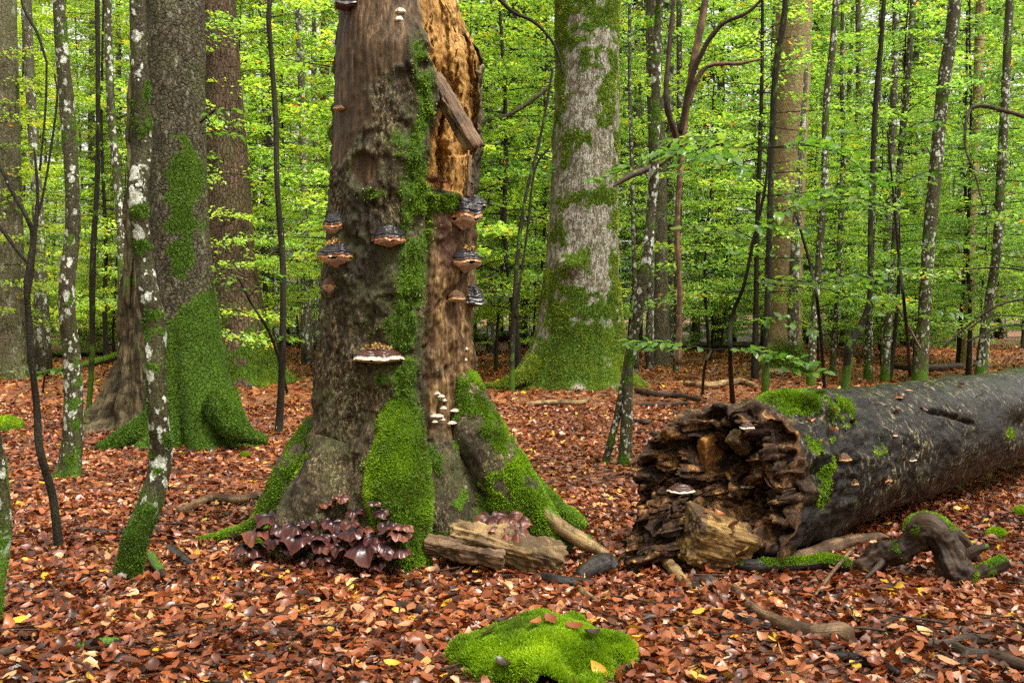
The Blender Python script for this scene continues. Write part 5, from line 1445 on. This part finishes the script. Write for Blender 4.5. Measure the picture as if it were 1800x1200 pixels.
root(t, [(1630, 950, 5.1, 20), (1634, 925, 5.12, 17), (1646, 908, 5.14, 13)], m_wood_wet, .42, 40, 30, .03, 900, .022, kb, 'stub', 82, mthr=.5)
root(t, [(1640, 930, 5.14, 16), (1685, 945, 5.25, 14), (1718, 985, 5.32, 8)], m_wood_wet, .30, 50, 26, .03, 500, .022, kb, 'side_branch', 83, mthr=.5)
root(t, [(1672, 1022, 5.0, 20), (1715, 1010, 5.0, 16), (1772, 985, 4.97, 11)], m_wood_wet, .25, 50, 26, .03, 400, .022, kb, 'side_branch', 84, mthr=.5)
root(t, [(1690, 1012, 5.0, 22), (1714, 1034, 4.96, 15), (1738, 1054, 4.92, 8)], m_wood_wet, .2, 40, 22, .02, 0, .02, None, 'side_branch', 85)
root(t, [(1600, 955, 5.13, 12), (1612, 935, 5.1, 10), (1606, 922, 5.08, 5)], m_wood_wet, .3, 30, 18, .02, 0, .02, None, 'stub', 86)
root(t, [(1560, 975, 5.18, 9), (1540, 1000, 5.12, 6), (1515, 1020, 5.05, 3)], m_wood_wet, .1, 30, 14, .02, 0, .02, None, 'side_branch', 87)
root(t, [(1680, 985, 5.03, 14), (1712, 968, 5.0, 10), (1738, 960, 4.98, 5)], m_wood_wet, .2, 30, 18, .03, 0, .02, None, 'stub', 88)
finish_moss(t, kb, m_moss)
stick('brown smooth branch lying between the log and the knotted branch', [(1385, 992, 9), (1430, 985, 12), (1480, 968, 13), (1540, 955, 9), (1565, 958, 5)], m_wood_brown, .02, seed=2)
stick('dark fallen branch coated in bright moss in front of the log end', [(1285, 1005, 11), (1330, 1010, 12), (1390, 1008, 11), (1450, 1005, 13), (1495, 1010, 9)], m_wood_black, .03, 80, 20, .25, .9, 3, bl=3500)
stick('thin bare twig propped on the knotted branch', [(1422, 1062, 3), (1450, 1035, 3.5), (1480, 1010, 3.5), (1500, 990, 3)], m_wood_brown, [0, .03, .07, .08], 40, 8, .15, 0, 4)
stick('long brown root like branch curving through the litter', [(1290, 1040, 7), (1320, 1075, 10), (1370, 1105, 12), (1430, 1122, 15), (1475, 1124, 17), (1497, 1128, 14)], m_wood_brown, .01, 90, 22, .25, 0, 5)
stick('short black knobbly branch piece beside the root like branch', [(1250, 1090, 8), (1285, 1092, 12), (1320, 1098, 10), (1355, 1106, 6)], m_wood_black, .0, 60, 18, .35, 0, 6)
stick('dark grey branch lying half buried before the knotted branch', [(1615, 1140, 7), (1650, 1142, 9), (1690, 1135, 10), (1725, 1132, 9), (1745, 1128, 6)], m_wood_wet, .01, seed=7)
stick('dark twisted branch at the corner of the litter', [(1680, 1145, 10), (1700, 1160, 12), (1740, 1162, 11), (1780, 1175, 12), (1830, 1195, 12)], m_wood_wet, .01, seed=8, side=([(1700, 1160, 8, .02), (1690, 1180, 7, .01), (1712, 1195, 5, 0)],))
stick('blackened branch lying along the litter below the root like branch', [(1460, 1160, 7), (1500, 1165, 9), (1545, 1178, 9), (1580, 1190, 6)], m_wood_black, .01, seed=9)
stick('short grey twig sticking out of the litter', [(1545, 1103, 5), (1562, 1098, 6), (1578, 1092, 4)], m_wood_wet, .01, seed=10)
stick('slim tan twig running towards the twisted branch', [(1650, 1150, 3), (1690, 1172, 4), (1730, 1195, 4)], m_wood_brown, .01, seed=11)
stick('grey tan broken branch resting against the log end', [(1150, 985, 10), (1170, 1000, 11), (1190, 1018, 11), (1212, 1035, 7)], m_wood_pale, [.04, .03, .01, 0], seed=12)
stick('small wedge of rotten wood beside the grey tan branch', [(1110, 1010, 8), (1125, 998, 13), (1145, 990, 12), (1155, 985, 6)], m_wood_wet, .0, seed=13)
stick('brown short branch end half hidden by leaves near the log', [(1215, 1025, 8), (1245, 1028, 11), (1262, 1030, 8)], m_wood_wet, .0, seed=14)
stick('wet black branch stub in the litter below the rotten chunk', [(955, 1020, 9), (975, 1030, 11), (1005, 1032, 10), (1040, 1030, 6)], m_wood_black, .01, seed=15)
stick('gnarled grey black root knob between chunk and log', [(1015, 1022, 10), (1040, 1012, 17), (1068, 1005, 20), (1085, 1008, 10)], m_wood_black, .01, seed=16, bumpy=.4)
stick('small tan splinter below the black stub', [(1012, 1035, 5), (1028, 1050, 6), (1050, 1060, 3)], m_wood_pale, .01, seed=17)
stick('curled dark root twig beside the mossy foot of the snag', [(712, 1035, 5), (728, 1028, 6), (750, 1040, 5), (775, 1035, 3)], m_wood_wet, .01, seed=18)
stick('slim dark twig lying below the rotten chunk', [(800, 1015, 3), (822, 1022, 4), (845, 1030, 3)], m_wood_wet, .01, seed=19)
stick('short brown dead branch on the open litter', [(685, 1072, 5), (705, 1070, 9), (735, 1078, 10), (770, 1090, 7)], m_wood_wet, .0, seed=20)
stick('dark flat branch with a trace of moss on the open litter', [(138, 1140, 7), (170, 1138, 11), (205, 1134, 10), (240, 1137, 5)], m_wood_black, .0, moss=.35, seed=21)
stick('pale bent branch leading to the mossy root of the snag', [(315, 908, 6), (345, 895, 8), (375, 885, 9), (420, 888, 9), (455, 880, 8), (485, 872, 7)], m_wood_brown, .02, seed=22)
stick('grey brown branch half sunk in leaves beside the leaning trunk', [(112, 935, 5), (150, 938, 8), (190, 942, 7), (215, 938, 4)], m_wood_wet, .0, seed=23)
stick('dark broken stub beside the foot of the leaning trunk', [(265, 985, 7), (275, 1005, 9), (290, 1022, 6)], m_wood_wet, .02, moss=.5, seed=24)
stick('dark broken branch near the mossy root of the snag', [(298, 970, 7), (315, 985, 9), (335, 998, 7)], m_wood_black, .01, seed=25)
stick('thin twig curving over the litter by the snag', [(385, 990, 2.5), (400, 1030, 3), (430, 1060, 3), (460, 1075, 2)], m_wood_wet, .01, seed=26)
stick('dark fallen stick on the litter corner', [(-10, 1155, 8), (10, 1150, 9), (28, 1142, 5)], m_wood_wet, .0, seed=27)
stick('pale branch on the far litter before the stout beech', [(925, 715, 4), (970, 712, 5), (1020, 712, 5), (1035, 705, 3)], m_wood_pale, .02, 40, 10, seed=28)
stick('dark bent branch beside the root of the stout beech', [(1120, 690, 5), (1150, 698, 6), (1190, 700, 5), (1230, 706, 4)], m_wood_wet, .02, 40, 10, seed=29)
stick('long thin branch on the far litter', [(1110, 715, 3), (1160, 716, 4), (1210, 712, 3)], m_wood_wet, .02, 40, 8, seed=30)
stick('dark stick on the litter right of the twin spotted trunks', [(1112, 742, 3), (1135, 748, 5), (1140, 745, 4)], m_wood_wet, .02, 30, 8, seed=31)
stick('dark stick lying behind the log end', [(1120, 765, 4), (1150, 768, 5), (1180, 775, 3)], m_wood_wet, .02, 30, 8, seed=32)
stick('pale rotten limb far behind on the litter', [(1205, 680, 5), (1250, 684, 7), (1300, 676, 6), (1330, 684, 4)], m_wood_pale, .03, 40, 10, seed=33)
stick('old mossy log lying far back behind the snag', [(480, 606, 6), (560, 600, 7), (640, 600, 7)], m_wood_wet, .05, 40, 12, moss=.5, seed=34, name='distant_log', cat='log')
stick('old dark log lying across the background beside the stout beech', [(840, 600, 9), (900, 598, 10), (970, 600, 9)], m_wood_wet, .05, 40, 12, moss=.4, seed=35, name='distant_log', cat='log')
stick('old log lying in the background behind the sapling', [(1120, 612, 6), (1240, 614, 7), (1345, 612, 6)], m_wood_wet, .05, 40, 12, moss=.5, seed=36, name='distant_log', cat='log')
stick('mossy fallen trunk behind the straight dotted trunk', [(60, 665, 5), (120, 655, 6), (180, 640, 7), (210, 630, 7)], m_wood_wet, .04, 50, 14, moss=.95, seed=37, bl=1200, name='mossy_log', cat='log')
stick('dark log in the background beyond the wavy sapling', [(-20, 640, 7), (50, 632, 7), (130, 628, 6), (180, 625, 5)], m_wood_wet, .05, 50, 12, moss=.4, seed=38, name='distant_log', cat='log')
stick('dark fallen log far behind the spotted trunks', [(1560, 650, 6), (1620, 654, 7), (1690, 650, 6)], m_wood_wet, .05, 40, 12, seed=39, name='distant_log', cat='log')

# rotten chunk leaning in front of the snag
t = thing('rotten_wood_chunk', G(860, 985), 'pale weathered slab of rotten wood leaning at the foot of the snag', 'wood')
rough_box(t, 'slab', P(890, 962, 5.18), (0.31, 0.085, 0.075), (0.5, 0.20, -0.15), m_wood_pale, 21, 46, .55)
rough_box(t, 'slab', P(815, 968, 5.10), (0.21, 0.05, 0.04), (0.3, 0.16, -0.1), m_wood_brown, 22, 40, .55)

# ---------------------------------------------------------------- moss mounds
def mound(label, ctr_px, wpx, dm, hm, seed, n_bl, blen, name='mossy_boulder', cat='boulder', nn=90, leaves=True):
    c0 = G(*ctr_px); d0 = c0[1]
    wx = wpx * d0 / FPX / 2
    t = thing(name, (c0[0], c0[1], c0[2]), label, cat)
    g = np.linspace(-1.15, 1.15, nn)
    a, b = np.meshgrid(g, g); a, b = a.ravel(), b.ravel()
    q = np.stack([a * wx, b * dm, 0 * a], 1)
    rr_ = np.sqrt(a ** 2 + b ** 2) * (1 + .8 * (fbm(q + seed, 6, 4, seed) - .5))
    h = hm * np.clip(1 - rr_ ** 2.2, -0.3, 1) ** 1.0
    h = np.where(rr_ < 1, hm * np.sqrt(np.clip(1 - rr_ ** 2, 0, 1)) ** 1.25, -.06) + (fbm(q, 7, 4, seed + 3) - .5) * hm * .6
    x, y = c0[0] + a * wx, c0[1] + b * dm
    V = np.stack([x, y, gz(x, y) + h - .012], 1)
    idx = np.arange(nn - 1)[:, None] * nn + np.arange(nn - 1)[None]
    F_ = np.stack([idx, idx + 1, idx + nn + 1, idx + nn], 2).reshape(-1, 4)
    m = sstep(1.05, .88, rr_)
    part('stone', V, F_, m_bark_dark, t, {'moss': m, 'tc': V})
    bl = blades(V, F_, m, n_bl, rngm, blen, blen * .28, .5, .7)
    part('moss', bl[0], bl[1], m_moss, t, {'tint': np.clip(bl[2]['tint'] + .16, 0, 1)}, smooth=False, kind='stuff')
    CLEAR.append((c0[0], c0[1], min(wx, dm) * .75))
    return t, V
mb, MV = mound('low rounded boulder fully covered in vivid green moss', (950, 1165), 305, .30, .17, 3, 42000, .026)
mound('small cushion of moss beside the knotted branch', (1752, 945), 36, .07, .06, 5, 2500, .02, 'moss_cushion', 'moss', 30)
mound('low moss cushion at the rim beside the log', (1798, 905), 40, .08, .07, 6, 2000, .02, 'moss_cushion', 'moss', 30)
mound('rounded mossy lump on the litter beyond the straight dotted trunk', (5, 755), 60, .2, .16, 7, 2500, .035, 'moss_cushion', 'moss', 30)
mound('tiny moss tuft on the litter below the mossy skirt', (430, 803), 22, .06, .05, 8, 900, .025, 'moss_cushion', 'moss', 24)

# ---------------------------------------------------------------- leaf litter
near_l = [litter(54000, 2.6, 7.5, .030, .074, True, 61, .40), litter(42000, 7.0, 14.0, .045, .08, True, 62, .34)]
far_l = [litter(34000, 13.5, 34.0, .09, .15, False, 63, .25)]
Vs, Fq, Ft, Tn, o_ = [], [], [], [], 0
for args in near_l + far_l:
    V, Fs, at = leaf_cloud(*args)
    Vs.append(V); Fq.append(Fs[0] + o_)
    if len(Fs) > 1: Ft.append(Fs[1] + o_)
    Tn.append(at['tint']); o_ += len(V)
lit = obj('leaf_litter', mesh_np('leaf_litter', np.vstack(Vs), [np.vstack(Fq), np.vstack(Ft)], {'tint': np.concatenate(Tn)}), m_litter)
tag(lit, 'thick litter of fallen red brown beech leaves over the forest floor', 'leaf litter', kind='stuff')

# fine twigs and crumbs lying in the litter
r = np.random.default_rng(15)
tw = []
for k_ in range(900):
    y = 3.0 + 11 * r.random() ** 1.4; x = (r.random() * 2 - 1) * (.55 * y + .6)
    if any((x - a) ** 2 + (y - b) ** 2 < c * c for a, b, c in CLEAR): continue
    L_ = r.uniform(.05, .32); a_ = r.random() * 6.28; zg = gz(x, y)[0] + .022
    e_ = np.array([math.cos(a_), math.sin(a_), 0]) * L_
    p_ = np.array([x, y, zg + r.random() * .015])
    tw.append((np.array([p_, p_ + e_ * .5 + [r.normal(0, .12) * L_, r.normal(0, .12) * L_, .008], p_ + e_ + [0, 0, r.random() * .02]]), np.array([.004, .0035, .002]) * r.uniform(.5, 1.6)))
V, F_, tc_ = multi_tube(tw, 4, 5)
o = obj('litter_twigs', mesh_np('litter_twigs', V, F_, {'tc': tc_, 'moss': np.zeros(len(V))}), m_wood_wet)
tag(o, 'fine dark twigs strewn through the leaf litter', 'twigs', kind='stuff')
def single_leaf_mesh(seed):
    r = np.random.default_rng(seed); one = np.ones(1)
    V, Fs, at = leaf_cloud(np.array([[-.5, 0, 0]]), one, np.array([[1., 0, 0]]), np.array([[0, 1.15, 0.]]), np.array([[0, 0, 1.]]), np.array([r.normal(.2, .3)]), np.array([r.normal(.3, .5)]), one, True)
    return mesh_np('leaf', V, Fs)
FALLEN = [single_leaf_mesh(k) for k in range(8)]
for m_ in FALLEN: m_.materials.append(m_litter_obj)
rf = random.Random(77)
for k_ in range(300):
    y = 3.7 + 2.6 * rf.random() ** 1.3
    x = rf.uniform(-1, 1) * (.52 * y)
    if any((x - a) ** 2 + (y - b) ** 2 < c * c for a, b, c in CLEAR): continue
    o = bpy.data.objects.new('leaf', FALLEN[rf.randrange(8)]); COL.objects.link(o)
    o.parent = floor
    o.location = (x, y, gz(x, y)[0] + .03 + .015 * rf.random())
    o.rotation_euler = (rf.gauss(0, .25), rf.gauss(0, .22), rf.uniform(0, 6.28))
    s_ = rf.uniform(.06, .088); o.scale = (s_, s_, s_)
def loose_leaf(p, label, group, size=.08):
    o = bpy.data.objects.new('fallen_leaf', FALLEN[rf.randrange(8)]); COL.objects.link(o)
    o.location = tuple(p); o.rotation_euler = (rf.gauss(0, .25), rf.gauss(0, .25), rf.uniform(0, 6.28)); o.scale = (size,) * 3
    tag(o, label, 'leaf', group)
for x_, y_ in [(1410, 700), (1425, 740), (1440, 705), (1455, 735), (1480, 690), (1540, 710), (1560, 715), (1585, 700), (1600, 690), (1625, 720), (1690, 680), (1720, 700), (1515, 690), (1465, 760), (1440, 780), (1500, 745), (1580, 725)]:
    p, a = log_at(x_, y_); loose_leaf(p + np.array([-.005, -.01, .015]), 'orange brown dead leaf lying on top of the wet log', 'dead leaves on top of the log', .075)
for x_, y_ in [(905, 1102), (930, 1100), (940, 1108), (968, 1100), (885, 1180), (985, 1135), (860, 1120), (1040, 1125), (1010, 1110), (880, 1105), (835, 1165), (1060, 1150)]:
    i = int(np.argmin(np.hypot(*(np.array(to_px(MV)) - np.array([[x_], [y_]]))))); loose_leaf(MV[i] + np.array([0, 0, .028]), 'dead leaf lying on the mossy boulder', 'dead leaves on the mossy boulder', .08)
for x_, y_, d_ in [(762, 322, 5.47), (772, 318, 5.50), (782, 322, 5.48), (790, 326, 5.46), (768, 314, 5.55)]:
    loose_leaf(P(x_, y_, d_), 'pinkish dead leaf on the ledge of the snag cavity', 'dead leaves on the snag ledge', .085)
for x_, y_, d_ in [(1265, 905, 5.2), (1285, 935, 5.15), (1290, 920, 5.18), (1240, 900, 5.25), (1290, 890, 5.2), (1175, 850, 5.4)]:
    loose_leaf(P(x_, y_, d_), 'dead leaf caught on the rotten end of the log', 'dead leaves on the log end', .07)
